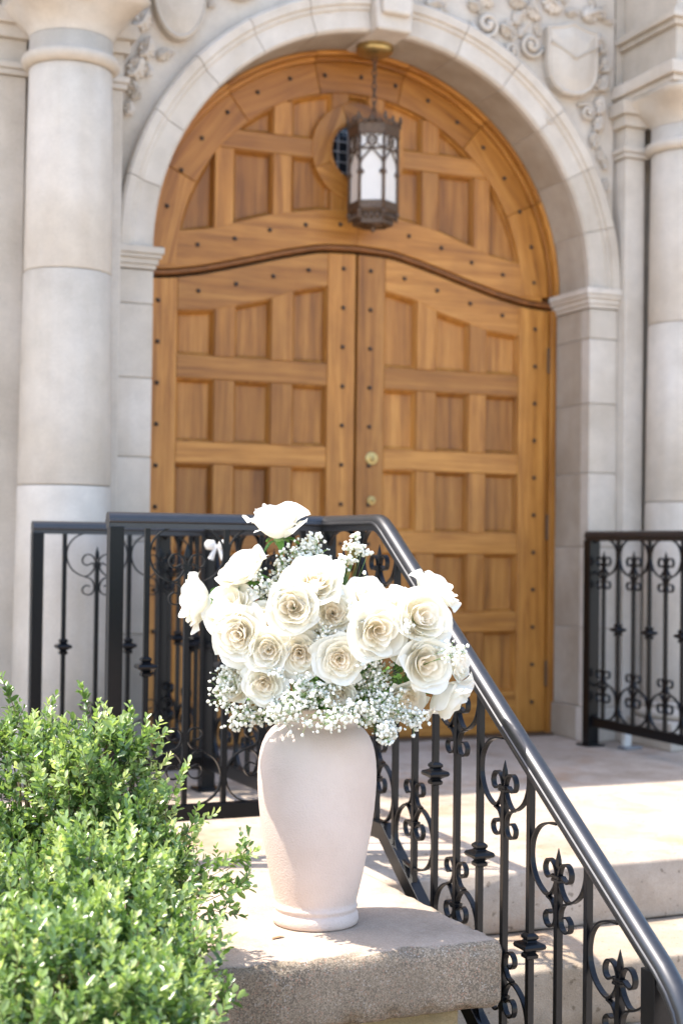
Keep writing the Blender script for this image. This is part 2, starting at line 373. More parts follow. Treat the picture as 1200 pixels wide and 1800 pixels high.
# cheek block that carries the vase and its rough core below
t = thing('cheek_wall', 'pinkish cast stone cheek block with worn rough edge, under the blush vase', 'stone block', (1.07, 3.06, gz))
rounded_block('coping_block', (.55, 2.70, -.095), (1.525, 3.432, .045), .024, M['aggregate'], .014, .0014, t, chip=.008)
rb = rounded_block('wall_core', (.62, 2.765, gz), (1.46, 3.43, -.098), .03, M['rough_stone'], .03, .006, t, chip=.01, seed=4)

# ------------------------------------------------------------------ church facade
XC, ZC = 2.578, 2.01
fac = thing('church_facade', 'pale limestone church front with carved round arch and engaged columns', 'building', (XC, 5.63, 0))
YW = 5.66
def arch_pts(R, a0, a1, n): return [(XC + R * math.cos(a0 + (a1 - a0) * i / n), ZC + R * math.sin(a0 + (a1 - a0) * i / n)) for i in range(n + 1)]
# walls
box('wall', (-2.4, YW, 0), (1.435, 6.02, 4.86), M['limestone'], fac)
box('wall', (3.722, YW, 0), (7.2, 6.02, 4.86), M['limestone'], fac)
arc = arch_pts(1.135, math.pi, 0, 40)
V = []; F = []
for (x, z) in arc:
    V += [(x, YW, z), (x, YW, 4.86), (x, 6.0, z), (x, 6.0, 4.86)]
for i in range(40):
    k = 4 * i; F += [(k, k + 4, k + 5, k + 1), (k + 2, k + 3, k + 7, k + 6), (k, k + 2, k + 6, k + 4), (k + 1, k + 5, k + 7, k + 3)]
F += [(0, 1, 3, 2), (160, 162, 163, 161)]
part('spandrel_wall', V, F, M['limestone'], fac)
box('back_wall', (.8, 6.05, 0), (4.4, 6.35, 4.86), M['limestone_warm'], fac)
box('attic_wall', (-2.4, 6.03, 4.87), (7.2, 6.4, 5.4), M['limestone'], fac)
part('shade_cornice', *sweep([(-.40, 0), (-.30, .08), (-.28, .16), (-.1, .20), (.0, .30), (.30, .30), (.30, 0)],
     [(.1, YW, 4.57), (7.2, YW, 4.57)], (0, 1, 0)) , M['limestone'], fac)  # unseen ledge added overhead so its shade edge crosses the landing
# side return wall just left of the facade
tt = box('side_wall', (-4.2, 5.9, 0), (-2.42, 6.3, 4.6), M['stucco']); tag(tt, 'warm pink wall beyond the left end of the stone front', 'wall')

# voussoirs
prof = [(1.0, 5.668), (1.0, 5.642), (1.010, 5.63), (1.082, 5.63), (1.087, 5.62), (1.101, 5.62), (1.106, 5.608), (1.138, 5.602), (1.15, 5.612), (1.15, 5.72), (1.05, 5.72)]
NV = 12; KA = .080
for k in range(NV):
    hs = (math.pi / 2 - KA) / 6; a0 = hs * k if k < 6 else math.pi / 2 + KA + hs * (k - 6); a1 = a0 + hs - .0013; a0 += .0013; V = []; F = []; q = len(prof); ng = 5
    for i in range(ng + 1):
        a = a0 + (a1 - a0) * i / ng
        for (r, y) in prof: V.append((XC + r * math.cos(a), y, ZC + r * math.sin(a)))
    for i in range(ng):
        for j in range(q): F.append((i * q + j, (i + 1) * q + j, (i + 1) * q + (j + 1) % q, i * q + (j + 1) % q))
    F += [tuple(range(q)), tuple(ng * q + j for j in range(q - 1, -1, -1))]
    part('arch_stone', V, F, M['limestone'], fac, bev=.001)
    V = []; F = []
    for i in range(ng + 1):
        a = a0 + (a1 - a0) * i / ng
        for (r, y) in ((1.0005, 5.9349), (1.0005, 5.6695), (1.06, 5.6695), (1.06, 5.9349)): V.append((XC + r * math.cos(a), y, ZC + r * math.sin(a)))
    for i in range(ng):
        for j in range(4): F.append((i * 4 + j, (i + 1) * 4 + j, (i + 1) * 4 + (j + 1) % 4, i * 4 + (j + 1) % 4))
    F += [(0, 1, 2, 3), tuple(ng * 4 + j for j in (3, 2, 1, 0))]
    part('soffit_stone', V, F, M['limestone_warm'], fac, bev=.003)  # tan colour holds staining and the bounced light under the arch
# keystone
a = KA; ky = 5.565
pts = [(XC + r * math.cos(math.pi / 2 + s * a), ZC + r * math.sin(math.pi / 2 + s * a)) for r, s in ((.992, 1), (.992, -1), (1.42, -.95), (1.42, .95))]
poly_y('keystone', pts, ky, 5.93, M['limestone'], fac, bev=.012)
w = .066
poly_y('keystone_face', [(XC - w, 3.06), (XC + w, 3.06), (XC + w * 1.2, 3.45), (XC - w * 1.2, 3.45)], ky - .03, ky, M['limestone'], fac, bev=.012)
# mortar behind joints
mr = [(1.0035, 5.93), (1.003, 5.646), (1.08, 5.637), (1.14, 5.62), (1.145, 5.93)]
V = []; F = []; q = len(mr)
for i in range(49):
    a = math.pi * i / 48
    for (r, y) in mr: V.append((XC + r * math.cos(a), y, ZC + r * math.sin(a)))
for i in range(48):
    for j in range(q): F.append((i * q + j, (i + 1) * q + j, (i + 1) * q + (j + 1) % q, i * q + (j + 1) % q))
part('mortar_joint', V, F, M['mortar'], fac)
# jambs, imposts
zc = [0.0, .15, .50, .86, 1.19, 1.50, 1.79, 1.925]
for s in (-1, 1):
    xi, xo = XC + s * 1.0, XC + s * 1.145
    for i in range(len(zc) - 1):
        z0, z1 = zc[i] + .002, zc[i + 1] - .002; e = .014 if i == 0 else 0
        x0, x1 = sorted((xi - s * e, xo)); box('jamb_stone', (x0, 5.63 - e, z0), (x1, 5.700, z1), M['limestone'], fac, bev=.003)
        x0, x1 = sorted((xi - s * (e - .0005), xo)); box('reveal_stone', (x0, 5.7015, z0), (x1, 5.935, z1), M['limestone_warm'], fac, bev=.003)  # same tan on the reveals, stain and bounce painted together
    x0, x1 = sorted((xi + s * .004, xo - s * .004)); box('mortar_joint', (x0, 5.637, 0), (x1, 5.93, 1.92), M['mortar'], fac)
    # impost moulding: stacked fillets
    mbp = MB()
    for (z0, z1, e) in ((1.927, 1.945, .008), (1.945, 1.968, .016), (1.968, 1.985, .026), (1.985, 2.012, .034)):
        x0, x1 = sorted((xi - s * e, xo + s * .004)); mbp.box(x0, 5.63 - e, z0, x1, 5.93, z1 - .0005)
    part('impost', mbp.V, mbp.F, M['limestone'], fac, bev=.002)
# columns
def column(xc, yc=5.45):
    c = thing_part('column', fac, (xc, yc, 0))
    r0, r1 = .170, .153
    V = []
    for (z0, z1) in ((.20, 1.06), (1.063, 1.845), (1.848, 2.60)):
        f = lambda z: r0 + (r1 - r0) * (z - 1.06) / 1.54
        V_, F_ = lathe([(f(z0) - .003, z0), (f(z0 + .01), z0 + .004), (f((z0 + z1) / 2) + .001, (z0 + z1) / 2), (f(z1), z1 - .004), (f(z1) - .003, z1)], 48)
        part('shaft', [(v[0] + xc, v[1] + yc, v[2]) for v in V_], F_, M['limestone'], c, smooth=True)
    V_, F_ = lathe([(.15, 2.602), (.165, 2.604), (.178, 2.616), (.182, 2.63), (.178, 2.643), (.165, 2.655), (.155, 2.658), (.153, 2.716), (.15, 2.717)], 48)
    part('neck_ring', [(v[0] + xc, v[1] + yc, v[2]) for v in V_], F_, M['limestone'], c, smooth=True)
    V_ = []; F_ = []; lev = [(2.7172, .153, 0), (2.735, .158, .02), (2.755, .170, .10), (2.775, .186, .25), (2.795, .204, .45), (2.815, .222, .68), (2.832, .236, .88), (2.846, .242, 1.0)]
    for (z, r, q) in lev:
        for k in range(64):
            w_ = 2 * math.pi * k / 64; cw, sw = math.cos(w_), math.sin(w_); sq = 1 / max(abs(cw), abs(sw)); bulge = 1 - .10 * q * math.cos(4 * w_) * (q > .3)
            rr = r * ((1 - q) + q * min(sq, 1.30)) * (bulge if q < .99 else 1)
            V_.append((xc + rr * cw, yc + rr * sw, z))
    for i in range(len(lev) - 1):
        for k in range(64): F_.append((i * 64 + k, i * 64 + (k + 1) % 64, (i + 1) * 64 + (k + 1) % 64, (i + 1) * 64 + k))
    F_.append(tuple(7 * 64 + k for k in range(64)))
    part('capital', V_, F_, M['limestone'], c, smooth=True)
    mb = MB(); h = .24
    mb.box(xc - h, yc - h, 2.848, xc + h, 5.66, 2.875); mb.box(xc - h - .02, yc - h - .02, 2.876, xc + h + .02, 5.66, 2.93)
    part('abacus', mb.V, mb.F, M['limestone'], c, bev=.006)
    # corner leaves and centre tongue under the abacus
    mb = MB(); mb.ball((xc, yc - .225, 2.845), .05, 10, 6, 1.0, .5, .75); mb.ball((xc - .03, yc - .22, 2.865), .03, 8, 5); mb.ball((xc + .03, yc - .22, 2.865), .03, 8, 5)
    part('centre_leaf', mb.V, mb.F, M['limestone'], c, smooth=True)
    # plinth / pedestal
    box('plinth', (xc - .21, yc - .21, 0), (xc + .21, 5.66, .12), M['limestone'], c, bev=.006)
    V_, F_ = lathe([(.19, .121), (.205, .13), (.208, .145), (.2, .16), (.185, .166), (.185, .175), (.192, .185), (.185, .195), (.172, .199)], 40)
    part('column_base', [(v[0] + xc, v[1] + yc, v[2]) for v in V_], F_, M['limestone'], c, smooth=True)
    mb = MB()
    for (z0, z1, e) in ((2.932, 3.10, -.02), (3.10, 3.125, .0), (3.125, 3.15, .02), (3.15, 3.175, .0), (3.175, 3.62, -.03), (3.62, 3.70, .05)):
        mb.box(xc - .22 - e, yc - .22 - e, z0, xc + .22 + e, 5.66, z1 - .001)
    part('entablature_block', mb.V, mb.F, M['limestone'], c, bev=.003)
def thing_part(name, parent, loc):
    o = bpy.data.objects.new(name, None); COL.objects.link(o); o.parent = parent; o.location = Vector(loc) - WL[parent]; WL[o] = Vector(loc); return o
column(1.20); column(2 * XC - 1.20)
# pilaster strips behind the columns
for (x0, x1) in ((1.335, 1.432), (.93, 1.06), (3.724, 3.822), (4.10, 4.23)):
    box('pilaster', (x0, 5.575, 0.0), (x1, 5.66, 2.60), M['limestone'], fac, bev=.004)
    mb = MB()
    for (z0, z1, e) in ((2.602, 2.625, .012), (2.625, 2.65, .02), (2.65, 2.74, 0), (2.74, 2.79, .02), (2.79, 2.85, .04)):
        mb.box(x0 - e, 5.575 - e, z0, x1 + e, 5.66, z1 - .001)
    part('pilaster_capital', mb.V, mb.F, M['limestone'], fac, bev=.003)

# carved relief on the spandrels
def relief_leaf(cx, cz, ang, s, y=5.655):
    """lobed, curling acanthus piece lying on the wall"""
    mb = MB(); ca, sa = math.cos(ang), math.sin(ang)
    for (u, v, r, b) in ((0, 0, .5, .5), (.42, .1, .42, .6), (.8, -.05, .34, .7), (1.1, -.25, .24, .8), (.2, .42, .26, .4), (.6, .48, .24, .5), (.95, .32, .2, .5), (.15, -.38, .25, .4), (.55, -.42, .22, .5)):
        mb.ball((cx + s * (u * ca - v * sa), y - .016 * b, cz + s * (u * sa + v * ca)), r * s, 9, 6, 1, .75, 1)
    mb.tube(catmull([(cx + s * (u * ca - v * sa), y - .02 * q - .012, cz + s * (u * sa + v * ca)) for (u, v, q) in ((-.5, -.1, .3), (.1, 0, .9), (.7, .05, 1.3), (1.15, -.1, 1.4), (1.25, -.35, 1.1), (1.05, -.42, .8))], 4), .10 * s, 6)
    return part('carved_leaf', mb.V, mb.F, M['limestone'], fac, smooth=True)
def relief_scroll(cx, cz, ang, s, turns=1.5, flip=1, y=5.65):
    P = []
    for i in range(28):
        q = i / 27; th = ang + flip * turns * 2 * math.pi * q; r = s * (1 - .8 * q)
        P.append((cx + r * math.cos(th), y - .01 - .012 * q, cz + r * math.sin(th)))
    P = [(P[0][0] - flip * s * .9 * math.sin(-ang), y, P[0][2] - flip * s * .9 * math.cos(ang))] + P
    mb = MB(); mb.tube(P, [s * .20] * 20 + [s * .24] * 9, 8); mb.ball(P[-1], s * .3, 8, 6)
    return part('carved_scroll', mb.V, mb.F, M['limestone'], fac, smooth=True)
def relief_shield(cx, cz, w, h, chevron=True, oval=False):
    sh = thing_part('carved_shield', fac, (cx, 5.65, cz))
    if oval: out = [(cx + w * math.cos(a), cz + h * math.sin(a)) for a in np.linspace(0, 2 * math.pi, 32, endpoint=False)]
    else:
        out = [(cx - w, cz + h * .8), (cx - w * .5, cz + h * .86), (cx, cz + h), (cx + w * .5, cz + h * .86), (cx + w, cz + h * .8), (cx + w, cz - h * .25), (cx + w * .93, cz - h * .55), (cx + w * .72, cz - h * .8), (cx + w * .4, cz - h * .95), (cx, cz - h), (cx - w * .4, cz - h * .95), (cx - w * .72, cz - h * .8), (cx - w * .93, cz - h * .55), (cx - w, cz - h * .25)]
    V = []; F = []; n = len(out); rings = ((1.0, 5.66), (1.0, 5.615), (.95, 5.605), (.9, 5.612), (.6, 5.600), (.25, 5.594))
    for (k, y) in rings:
        for (x, z) in out: V.append((cx + (x - cx) * k, y, cz + (z - cz) * k))
    for i in range(len(rings) - 1):
        for j in range(n): F.append((i * n + j, (i + 1) * n + j, (i + 1) * n + (j + 1) % n, i * n + (j + 1) % n))
    F.append(tuple((len(rings) - 1) * n + j for j in range(n)))
    part('shield_face', V, [f[::-1] for f in F], M['limestone'], sh, smooth=False, bev=.003)
    if chevron:
        mb = MB(); mb.tube([(cx - w * .88, 5.607, cz + h * .38), (cx, 5.592, cz - .02 * h), (cx + w * .88, 5.607, cz + h * .38)], .008, 6)
        part('chevron', mb.V, mb.F, M['limestone'], sh)
relief_shield(3.47, 3.02, .128, .165)
relief_shield(1.665, 3.05, .112, .205, False, True)
for (x, z, a, s) in ((3.63, 3.14, -1.3, .036), (3.66, 3.05, -1.6, .034), (3.655, 2.96, -1.9, .036), (3.635, 2.86, -1.7, .036), (3.63, 2.775, -1.9, .034), (3.60, 2.70, -1.4, .030), (3.66, 2.60, -1.5, .026), (3.665, 2.50, -1.5, .024),
                     (3.56, 3.24, .3, .045), (3.40, 3.25, 2.6, .045), (3.30, 3.20, 2.2, .038), (3.22, 3.24, 2.8, .036), (3.14, 3.12, -.6, .036), (3.20, 3.16, 1.2, .03), (3.06, 3.22, 2.4, .036), (2.98, 3.20, -.4, .03),
                     (2.78, 3.17, .2, .036), (2.86, 3.24, .8, .032), (2.36, 3.16, 2.6, .036), (2.28, 3.22, 2.2, .032),
                     (1.535, 2.93, -2.1, .040), (1.548, 2.82, -1.9, .038), (1.51, 2.74, -2.0, .042), (1.49, 2.645, -1.4, .032), (1.475, 2.57, -1.6, .026), (1.60, 2.78, .5, .028), (1.53, 3.05, 2.0, .036), (1.83, 3.12, .5, .034)):
    relief_leaf(x, z, a, s * 1.35)
for (x, z, a, s, f) in ((1.93, 3.13, -1.8, .06, 1), (2.30, 3.10, -2.6, .045, 1), (2.05, 3.21, .6, .05, -1), (2.84, 3.12, -.6, .042, -1), (3.05, 3.12, -2.4, .05, 1), (3.27, 3.06, -.8, .045, -1), (3.17, 3.02, -1.9, .035, 1), (3.36, 2.74, -.8, .03, -1), (3.60, 2.93, 2.5, .028, 1), (3.56, 2.80, 1.8, .034, -1), (1.47, 2.86, -1.5, .032, 1)):
    relief_scroll(x, z, a, s * 1.15, 1.4, f)

rc = random.Random(5)
for k in range(46):
    X_ = rc.uniform(2.72, 3.66); Z_ = rc.uniform(2.62, 3.34); rr_ = math.hypot(X_ - XC, Z_ - ZC)
    if rr_ < 1.215 or (abs(X_ - 3.47) < .15 and abs(Z_ - 3.02) < .18): continue
    relief_leaf(X_, Z_, rc.uniform(0, 6.28), rc.uniform(.022, .036), 5.662)
for k in range(30):
    X_ = rc.uniform(1.46, 2.46); Z_ = rc.uniform(2.5, 3.34); rr_ = math.hypot(X_ - XC, Z_ - ZC)
    if rr_ < 1.21 or rr_ > 1.42 or (abs(X_ - 1.665) < .14 and Z_ > 2.83): continue
    relief_leaf(X_, Z_, rc.uniform(0, 6.28), rc.uniform(.020, .032), 5.662)
# ------------------------------------------------------------------ wooden doors
YD = 5.93
OG = [(0, 2.134), (.165, 2.127), (.335, 2.088), (.52, 2.036), (.70, 1.988), (.85, 1.960), (1.0, 1.952)]
TT = [(0, 2.0), (.136, 1.981), (.295, 1.946), (.393, 1.905), (.557, 1.862), (.646, 1.838), (.812, 1.825), (.97, 1.82)]
BT = [(0, 2.322), (.16, 2.312), (.39, 2.270), (.56, 2.216), (.655, 2.182), (.80, 2.160), (1.0, 2.15)]
def cur(T, d):
    d = abs(d)
    return float(np.interp(d, [t[0] for t in T], [t[1] for t in T]))
def smoothcur(T):
    xs = np.linspace(0, T[-1][0], 120); v = np.array([cur(T, x) for x in xs]); k = np.exp(-np.linspace(-2, 2, 15) ** 2); k /= k.sum()
    p = np.concatenate([v[1:8][::-1], v, np.full(7, v[-1])]); return [(x, y) for x, y in zip(xs, np.convolve(p, k, 'valid'))]
OG, TT, BT = smoothcur(OG), smoothcur(TT), smoothcur(BT)
stud_me = None
def stud(parent, dx, z, y=YD - .001):
    global stud_me
    if stud_me is None:
        V, F = lathe([(.011, .001), (.011, -.003), (.007, -.008), (.001, -.010)], 4, math.pi / 4)
        stud_me = mesh('stud', [(v[0], v[2], v[1]) for v in V], [f[::-1] for f in F], M['stud'])
    put('stud', stud_me, parent, Vector((XC + dx, y, z)) - WL[parent])
def panel(parent, pts, y0=YD + .015, y1=YD + .040):
    """sunk panel with a small sloping moulding at its edge"""
    a = sum(pts[i][0] * pts[(i + 1) % len(pts)][1] - pts[(i + 1) % len(pts)][0] * pts[i][1] for i in range(len(pts)))
    if a < 0: pts = pts[::-1]
    n = len(pts); P = np.array(pts); 
    def inset(d):
        out = []
        for i in range(n):
            p0, p1, p2 = P[i - 1], P[i], P[(i + 1) % n]; e0 = (p1 - p0) / np.linalg.norm(p1 - p0); e1 = (p2 - p1) / np.linalg.norm(p2 - p1)
            n0 = np.array([-e0[1], e0[0]]); n1 = np.array([-e1[1], e1[0]]); b = n0 + n1; b /= max(.4, np.linalg.norm(b)) ; out.append(p1 + b * d / max(.5, b @ n0))
        return out
    V = []; F = []
    for (d, y) in ((-.006, y1 + .012), (-.006, y0), (.004, y0), (.009, y0 + .006), (.013, y1 - .004), (.019, y1)):
        for p in inset(d): V.append((p[0], y, p[1]))
    for k in range(5):
        for j in range(n): F.append((k * n + j, k * n + (j + 1) % n, (k + 1) * n + (j + 1) % n, (k + 1) * n + j))
    F.append(tuple(5 * n + j for j in range(n))); F.append(tuple(range(n - 1, -1, -1)))
    part('panel', V, F, M['wood_v'], parent)
rows = [(1.642, None), (1.281, 1.546), (.92, 1.19), (.562, .825), (.20, .474)]
cols = [(.136, .295), (.393, .557), (.646, .812)]
def leaf(side):
    s = side
    lb = {-1: 'left leaf of the arched oak double door with square iron studs', 1: 'right leaf of the arched oak double door with round brass locks'}[side]
    t = thing('door_leaf', lb, 'door', (XC + s * .5, YD + .02, 0.0), 'leaves of the oak double door')
    yb = YD + .055; g = .004
    def xs(a, b): return sorted((XC + s * a, XC + s * b))
    def board(name, d0, d1, zb0, zt, yo, mat, nseg=1, low=None):
        ds = np.linspace(d0, d1, nseg + 1); top = [(XC + s * d, zt(d)) for d in ds]; bot = [(XC + s * d, low(d) if low else zb0) for d in ds]
        poly_y(name, bot + top[::-1], YD + yo, yb, mat, t, .004)
    top = lambda d: cur(OG, d) - g
    board('stile', .006, .136, .012, top, 0, M['wood_v'], 4)
    board('stile', .812, .965, .012, top, .0005, M['wood_v'], 4)
    board('top_rail', .1365, .8115, 0, top, .001, M['wood_h'], 16, low=lambda d: cur(TT, d))
    for (a, b) in ((.295, .393), (.557, .646)):
        for zi, (z0, z1) in enumerate(((1.6425, None), (1.281, 1.5455), (.92, 1.1895), (.5625, .8245), (.2005, .4735))):
            board('mullion', a, b, z0, (lambda d: cur(TT, d) + .004) if z1 is None else (lambda d, z=z1: z), .002 + .0006 * zi, M['wood_v'], 3 if z1 is None else 1)
    for (z0, z1) in ((1.546, 1.642), (1.19, 1.281), (.825, .92), (.474, .562), (.012, .20)):
        board('rail', .1365, .8115, z0, lambda d, z=z1: z, .0012, M['wood_h'])
    for (a, b) in cols:
        for (z0, z1) in rows:
            if z1 is None:
                ds = np.linspace(a, b, 4); zt = lambda d: cur(TT, d); z0_ = z0
                panel(t, [(XC + s * a, z0_)] + [(XC + s * d, zt(d)) for d in ds] + [(XC + s * b, z0_)])
            else: panel(t, [(XC + s * a, z0), (XC + s * a, z1), (XC + s * b, z1), (XC + s * b, z0)])
    for d in (.228, .39, .557, .722): stud(t, s * d, cur(OG, d) - .072)
    for z in [2.06 - .171 * i for i in range(12)]: stud(t, s * .065, z)
    for z in [1.86 - .171 * i for i in range(11)]: stud(t, s * .895, z)
    return t
LL = leaf(-1); RL = leaf(1)
# meeting strip, locks, hinges
for (z, r, nm) in ((1.237, .030, 'lock'), (1.053, .021, 'lock')):
    V, F = lathe([(r, .0), (r, -.004), (r * .85, -.008), (r * .45, -.009), (r * .42, -.016), (r * .3, -.019), (.001, -.019)], 24)
    o = part(nm, [(v[0] + XC + .078, v[2] + YD - .001, v[1] + z) for v in V], [f[::-1] for f in F], M['brass'], RL, smooth=False)
    mb = MB(); mb.box(XC + .076, YD - .0215, z - r * .22, XC + .080, YD - .019, z + r * .22); part('keyhole', mb.V, mb.F, M['stud'], o)
for z in (1.72, .95, .28): box('hinge', (XC + .958, YD - .012, z - .06), (XC + .972, YD - .001, z + .06), M['bronze'], RL, bev=.003)
# frame posts and transom
tr = thing('door_transom', 'semicircular oak transom with studded arch and round leaded window above the doors', 'transom', (XC, YD + .02, 2.0))
for s in (-1, 1):
    x0, x1 = sorted((XC + s * .968, XC + s * 1.0)); box('frame_post', (x0, YD - .02, 0), (x1, YD + .08, cur(OG, 1.0)), M['wood_v'], tr, bev=.004)
ds = np.linspace(-.998, .998, 60)
V, F = sweep([(0, -.022), (0, .014), (-.020, .013), (-.030, .006), (-.032, -.003), (-.022, -.009), (-.014, -.014), (-.012, -.022)], [(XC + d, YD + .03, cur(OG, d) + .022) for d in ds], (0, 1, 0))
part('transom_moulding', V, F, M['wood_dark'], tr, smooth=False)
# ring of studded arch boards: seven boards, grain along each
def ring_board(name, Ri, Ro, a0, a1, yf, yb, mat, cx=XC, cz=ZC, n=6, lowclip=None):
    am = (a0 + a1) / 2; base = Vector((cx + (Ri + Ro) / 2 * math.cos(am), yf, cz + (Ri + Ro) / 2 * math.sin(am))); rot = -(am - math.pi / 2)
    pts = [(cx + Ro * math.cos(a), cz + Ro * math.sin(a)) for a in np.linspace(a0, a1, n + 1)] + [(cx + Ri * math.cos(a), cz + Ri * math.sin(a)) for a in np.linspace(a1, a0, n + 1)]
    L = []
    for (x, z) in pts:
        dx, dz = x - base.x, z - base.z; L.append((dx * math.cos(rot) - dz * math.sin(rot), dx * math.sin(rot) + dz * math.cos(rot)))
    k = len(L); V = [(x, 0, z) for x, z in L] + [(x, yb - yf, z) for x, z in L]
    F = [tuple(range(k)), tuple(range(2 * k - 1, k - 1, -1))] + [(i, i + k, (i + 1) % k + k, (i + 1) % k) for i in range(k)]
    o = bpy.data.objects.new(name, mesh(name, V, F, mat)); COL.objects.link(o); o.parent = tr; o.location = base - WL[tr]; o.rotation_euler = (0, rot, 0); WL[o] = base
    b = o.modifiers.new('bevel', 'BEVEL'); b.width = .004; b.segments = 2; b.limit_method = 'ANGLE'
    return o
AE = .055
for k in range(7):
    a0 = AE * .0 - .0 + math.pi * k / 7 + .0008; a1 = math.pi * (k + 1) / 7 - .0008
    ring_board('arch_board', .822, .958, a0, a1, YD - .004, YD + .06, M['wood_h'])
    ring_board('arch_moulding', .9585, .979, a0, a1, YD - .022, YD + .06, M['wood_h'])
    ring_board('arch_frame', .9795, .999, a0, a1, YD - .045, YD + .06, M['wood_h'])
ds = np.linspace(-.93, .93, 41)
pts = [(XC + d, cur(OG, d) + .035) for d in ds] + [(XC + d, min(cur(BT, d), ZC + math.sqrt(max(0, .95 ** 2 - d * d)))) for d in ds[::-1]]
half = 21
for sl in (slice(0, half), slice(half - 1, 41)):
    dd = ds[sl]; e = .0006
    pp = [(XC + d, cur(OG, d) + .035) for d in dd] + [(XC + d, cur(BT, d)) for d in dd[::-1]]
    poly_y('lower_board', pp, YD - .001, YD + .058, M['wood_h'], tr, .004)
for (a, b) in ((.310, .394), (.572, .655)):
    for s in (-1, 1):
        tops = 2.80 if a < .5 else 2.53; x0, x1 = sorted((XC + s * a, XC + s * b))
        zt = min(tops, ZC + math.sqrt(.83 ** 2 - b * b) + .02) if a < .5 else 2.531
        poly_y('mullion', [(x0, 2.15), (x1, 2.15), (x1, 2.5295), (x0, 2.5295)], YD + .002, YD + .056, M['wood_v'], tr, .004)
        if a < .5: poly_y('mullion', [(x0, 2.6125), (x1, 2.6125), (x1, zt), (x0, zt)], YD + .003, YD + .056, M['wood_v'], tr, .004)
for s in (-1, 1):
    x0, x1 = sorted((XC + s * .19, XC + s * .662)); poly_y('cross_rail', [(x0, 2.53), (x1, 2.53), (x1, 2.612), (x0, 2.612)], YD + .0012, YD + .057, M['wood_h'], tr, .004)
    x0, x1 = sorted((XC + s * .125, XC + s * .049)); poly_y('mullion', [(x0, 2.70), (x1, 2.70), (x1, 2.86), (x0, 2.86)], YD + .004, YD + .056, M['wood_v'], tr, .004)
    x0, x1 = sorted((XC + s * .125, XC + s * .049)); poly_y('mullion', [(x0, 2.29), (x1, 2.29), (x1, 2.45), (x0, 2.45)], YD + .004, YD + .056, M['wood_v'], tr, .004)
def clipc(x0, z0, x1, z1, R=.832):
    P = []
    for (xa, za, xb, zb) in ((x0, z0, x1, z0), (x1, z0, x1, z1), (x1, z1, x0, z1), (x0, z1, x0, z0)):
        for i in range(12):
            P.append((xa + (xb - xa) * i / 12, za + (zb - za) * i / 12))
    out = [p for p in P if math.hypot(p[0] - XC, p[1] - ZC) <= R]
    arc_ = [(XC + R * math.cos(a), ZC + R * math.sin(a)) for a in np.linspace(0, math.pi, 90)]
    out += [p for p in arc_ if x0 < p[0] < x1 and z0 < p[1] < z1]
    c = np.mean(out, axis=0); out.sort(key=lambda p: math.atan2(p[1] - c[1], p[0] - c[0]))
    res = [out[0]]
    for p in out[1:]:
        if math.hypot(p[0] - res[-1][0], p[1] - res[-1][1]) > .012: res.append(p)
    return res
def slope_cell(s, a, b, z1):
    lo = [(XC + s * d, cur(BT, d)) for d in np.linspace(a, b, 4)]
    pts = lo + [(XC + s * b, z1), (XC + s * a, z1)]; return pts
for s in (-1, 1):
    panel(tr, slope_cell(s, .394, .572, 2.53))
    panel(tr, slope_cell(s, .125, .31, 2.53), YD + .014, YD + .031)
    # wedge against the arch
    zt = lambda d: ZC + math.sqrt(max(.0, .822 ** 2 - d * d))
    panel(tr, [(XC + s * .655, cur(BT, .655))] + [(XC + s * d, zt(d)) for d in (.655, .70, .74, .775, .80)] + [(XC + s * .806, 2.150)])
    panel(tr, [(XC + s * .125, 2.612), (XC + s * .31, 2.612)] + [(XC + s * d, zt(d)) for d in (.31, .25, .19, .125)])
    panel(tr, [(XC + s * .394, 2.612), (XC + s * .553, 2.612)] + [(XC + s * d, zt(d)) for d in (.52, .46, .394)])
panel(tr, [(XC - .049, 2.74), (XC + .049, 2.74), (XC + .049, 2.828), (XC - .049, 2.828)])
panel(tr, [(XC - .049, 2.32), (XC + .049, 2.32), (XC + .049, 2.42), (XC - .049, 2.42)])
for k in range(4):
    ring_board('window_ring', .138, .220, math.pi / 2 * k + .4, math.pi / 2 * (k + 1) + .4 - .001, YD - .004, YD + .05, M['wood_h'], cz=2.575, n=8)
V, F = lathe([(.146, YD + .02), (.138, YD - .006), (.130, YD - .010), (.124, YD + .0), (.124, YD + .02)], 48)
part('window_bead', [(v[0] + XC, v[2], v[1] + 2.575) for v in V], [f[::-1] for f in F][:-2], M['wood_h'], tr, smooth=True)
V, F = lathe([(.14, YD + .022), (.001, YD + .0219)], 40)
wg = part('window_pane', [(v[0] + XC, v[2], v[1] + 2.575) for v in V], [f[::-1] for f in F], M['window_glass'], tr)
mb = MB()
for q in (-.09, -.045, 0, .045, .09):
    h = math.sqrt(.13 ** 2 - q * q); mb.box(XC + q - .002, YD + .015, 2.575 - h, XC + q + .002, YD + .0205, 2.575 + h)
    mb.box(XC - h, YD + .0155, 2.575 + q - .002, XC + h, YD + .021, 2.575 + q + .002)
part('lead_bars', mb.V, mb.F, M['lead'], wg)
for (d, z) in ((-.864, 2.253), (-.805, 2.409), (-.718, 2.553), (-.607, 2.677), (-.473, 2.779), (-.327, 2.857), (-.166, 2.894), (.006, 2.908), (.172, 2.892), (.332, 2.846), (.479, 2.768), (.613, 2.668), (.724, 2.54), (.805, 2.395), (.867, 2.238)): stud(tr, d, z, YD - .005)
for (d, z) in ((-.729, 2.105), (-.566, 2.146), (-.409, 2.197), (-.245, 2.235), (-.083, 2.252), (.083, 2.252), (.247, 2.232), (.408, 2.193), (.561, 2.140), (.722, 2.098), (.885, 2.075), (-.885, 2.075)): stud(tr, d, z, YD - .002)
box('door_backing', (XC - .99, YD + .085, 0), (XC + .99, YD + .095, 3.02), M['stud'], tr)
